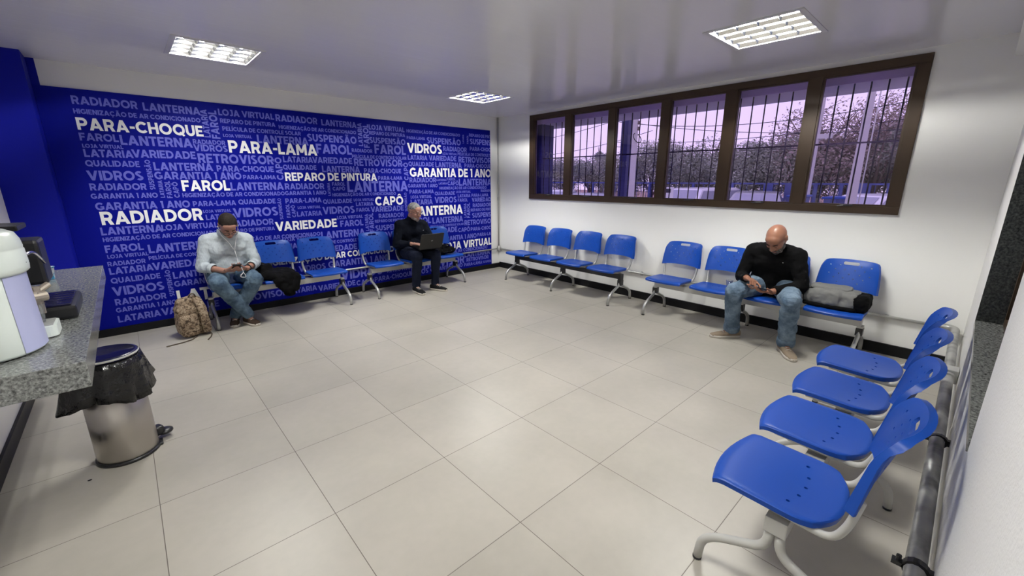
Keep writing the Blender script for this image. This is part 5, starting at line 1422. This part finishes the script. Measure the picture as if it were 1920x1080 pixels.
for u, x, v_, w, m_, lb in specs_:
    p = at_x(u, 338, x); h = at_x(u, v_, x).z - GZ; dry = m_ == 'leaf_dry'
    tree('bare_tree' if dry else 'bushy_tree', lb or NM[m_], p, h, w if dry else w * .86, m_, 8000, .65 if dry else 1.5, dry)

# blue fence with its posts
f0, f1 = at_x(1000, 350, 18.0), at_x(1760, 350, 18.0)
t = thing('car_park_fence', 'blue fence with blue panels along the back of the car park', 'fence', (18.0, (f0.y + f1.y) / 2, GZ))
hy = abs(f0.y - f1.y) / 2
bm = bmesh.new(); box(bm, -.03, .03, -hy, hy, 1.50, 1.56); obj('rail', bm, 'fence_blue', t)
bm = bmesh.new(); box(bm, -.03, .03, -hy, hy, .10, .16); obj('rail', bm, 'fence_blue', t)
for u in (1022, 1070, 1112, 1150, 1218, 1245, 1300, 1368, 1441, 1482, 1530, 1578, 1622, 1668, 1712):
    q = at_x(u, 350, 18.0); wv = .16 if u in (1368, 1441, 1482, 1622, 1022) else .05
    bm = bmesh.new(); box(bm, -.05, .05, q.y - t.location.y - wv, q.y - t.location.y + wv, 0, 1.56); obj('post', bm, 'fence_blue', t)
bm = bmesh.new()
k = -hy
while k < hy:
    box(bm, -.008, .008, k, k + .016, .16, 1.50); k += .24
obj('mesh_panel', bm, 'fence_blue', t)

def skip(label, u0, u1, x, h):
    a, b = at_x(u0, 370, x), at_x(u1, 370, x); w = abs(a.y - b.y); 
    t = thing('waste_container', label, 'container', (x + .5, (a.y + b.y) / 2, GZ))
    bm = bmesh.new(); prism(bm, [(-w / 2 + .06, 0), (w / 2 - .06, 0), (w / 2, h), (-w / 2, h)], -.5, .5, 'x'); obj('body', bm, 'fence_blue', t)
    bm = bmesh.new(); box(bm, -.54, .54, -w / 2 - .04, w / 2 + .04, h, h + .05, .01); obj('lid', bm, 'plastic_blue', t)
    bm = bmesh.new(); [box(bm, -.52, -.5, -w / 2 + w * k / 4 - .03, -w / 2 + w * k / 4 + .03, .1, h) for k in (1, 2, 3)]; obj('rib', bm, 'fence_blue', t)
skip('blue waste container behind the fifth window mullion', 1478, 1500, 13.0, 1.22)
skip('wide blue waste container beside the pale pole, behind the right-hand pane', 1545, 1588, 13.0, 1.20)

def car(label, u, x, rz, L, H, m, kind='hatch', dv=0):
    p = at_x(u, 375, x); t = thing('parked_car', label, 'car', (p.x, p.y, GZ), rz, 'cars parked outside the window')
    W = .86
    if kind == 'suv': prof = [(-.50, .45), (-.50, .95), (-.47, 1.02), (-.22, 1.08), (.47, 1.08), (.50, .95), (.50, .45)]; cab = [(-.30, 1.06), (-.19, H - .04), (-.10, H), (.36, H), (.44, H - .06), (.49, 1.06)]
    else: prof = [(-.50, .40), (-.50, .78), (-.46, .86), (-.24, .94), (.44, .96), (.50, .86), (.50, .40)]; cab = [(-.27, .93), (-.12, H - .04), (-.04, H), (.24, H), (.34, H - .05), (.46, .95)]
    bm = bmesh.new(); b = bmesh.new(); prism(b, [(a * L, z - .15) for a, z in prof], -W, W, 'y'); bmesh.ops.bevel(b, geom=list(b.edges), offset=.05, segments=2, affect='EDGES'); merge(bm, b); obj('body', bm, m, t, False)
    bm = bmesh.new()
    lo = [bm.verts.new((a * L, s * (W - .02 - .20 * max(0, (z - .95)) / (H - .95)), z - .15)) for s in (-1, 1) for a, z in cab]
    n = len(cab)
    bm.faces.new(lo[:n]); bm.faces.new(lo[n:][::-1])
    for k in range(n): bm.faces.new((lo[k], lo[(k + 1) % n], lo[n + (k + 1) % n], lo[n + k]))
    bmesh.ops.recalc_face_normals(bm, faces=bm.faces); bmesh.ops.bevel(bm, geom=list(bm.edges), offset=.03, segments=2, affect='EDGES'); obj('roof', bm, m, t, False)
    # windows stand a hair outside the cabin
    for s in (-1, 1):
        bm = bmesh.new(); q = []
        zs = (1.0 if kind != 'suv' else 1.10, H - .10)
        for a, z in ((cab[0][0] + .045, zs[0]), (cab[1][0] + .015, zs[1]), (cab[4][0] - .01, zs[1]), (cab[5][0] - .05, zs[0])):
            q.append(bm.verts.new((a * L, s * (W - .005 - .20 * max(0, (z - .95)) / (H - .95)), z - .15)))
        bm.faces.new(q); obj('side_window', bm, 'car_glass', t)
        bm = bmesh.new(); mid = .08 * L; box(bm, mid - .03, mid + .03, s * (W - .02), s * (W - .0), zs[0] - .15, zs[0] - .10); obj('pillar_trim', bm, m, t)
    for i0, i1, nm in ((0, 1, 'windscreen'), (4, 5, 'rear_window')):
        bm = bmesh.new(); q = []
        (a0, z0), (a1, z1) = cab[i0], cab[i1]; off = -.012 if nm == 'windscreen' else .012
        for (a, z, k) in ((a0 + (a1 - a0) * .12, z0 + (z1 - z0) * .12, 1), (a0 + (a1 - a0) * .9, z0 + (z1 - z0) * .9, 1), (a0 + (a1 - a0) * .9, z0 + (z1 - z0) * .9, -1), (a0 + (a1 - a0) * .12, z0 + (z1 - z0) * .12, -1)):
            q.append(bm.verts.new((a * L + off, k * (W - .12 - .20 * max(0, (z - .95)) / (H - .95)), z - .15 + .012)))
        bm.faces.new(q); obj(nm, bm, 'car_glass', t)
    for a in (-.31, .31):
        for s in (-1, 1):
            bm = bmesh.new(); tube(bm, [(a * L, s * (W - .2), .32), (a * L, s * (W + .01), .32)], .32, 20); w = obj('wheel', bm, 'tyre', t)
            bm = bmesh.new(); tube(bm, [(a * L, s * (W + .005), .32), (a * L, s * (W + .02), .32)], .19, 16); obj('hub_cap', bm, 'hub', w)
    for s in (-1, 1):
        bm = bmesh.new(); box(bm, -.22 * L - .08, -.22 * L + .04, s * W, s * (W + .18), .80, .92, .02) if s > 0 else box(bm, -.22 * L - .08, -.22 * L + .04, -W - .18, -W, .80, .92, .02); obj('wing_mirror', bm, m, t)
    return t
def car_at(label, u0, u1, v, m, kind, rz):
    # end-on cars: the distance follows from a car's real width
    w = abs(at_x(u0, v, 10.0).y - at_x(u1, v, 10.0).y) / 10.0
    x = min(max((2.5 if kind == 'suv' else 2.2) / w, 9.0), 16.5)
    return car(label, (u0 + u1) / 2, x, rz, 4.2, at_x((u0 + u1) / 2, v, x).z - GZ + .15, m, kind)
car_at('white car parked behind the first window pane', 1022, 1068, 356, 'car_white', 'hatch', .5)
car_at('pale car parked behind the second window pane', 1080, 1140, 362, 'car_silver', 'hatch', .9)
car_at('white off-road car parked behind the fourth window pane', 1262, 1352, 352, 'car_white', 'suv', -.15)
car_at('silver car parked behind the fifth window pane', 1372, 1465, 359, 'car_silver', 'suv', .25)
car_at('white car parked at the right end of the window', 1598, 1690, 364, 'car_white', 'hatch', -.6)
p = at_x(1250, 360, 14.5)
t = thing('notice_board', 'small white notice board with a dark mark, standing in the car park', 'sign', (p.x, p.y, GZ))
bm = bmesh.new(); box(bm, -.02, .02, -.25, .25, 1.0, 1.42); obj('panel', bm, 'sign', t)
bm = bmesh.new(); box(bm, -.025, -.021, -.16, .04, 1.22, 1.36); box(bm, -.026, -.0255, -.13, -.10, 1.26, 1.33); obj('mark', bm, 'black_plastic', t)
bm = bmesh.new(); box(bm, -.02, .02, -.03, .03, 0, 1.0); obj('leg', bm, 'conduit', t)
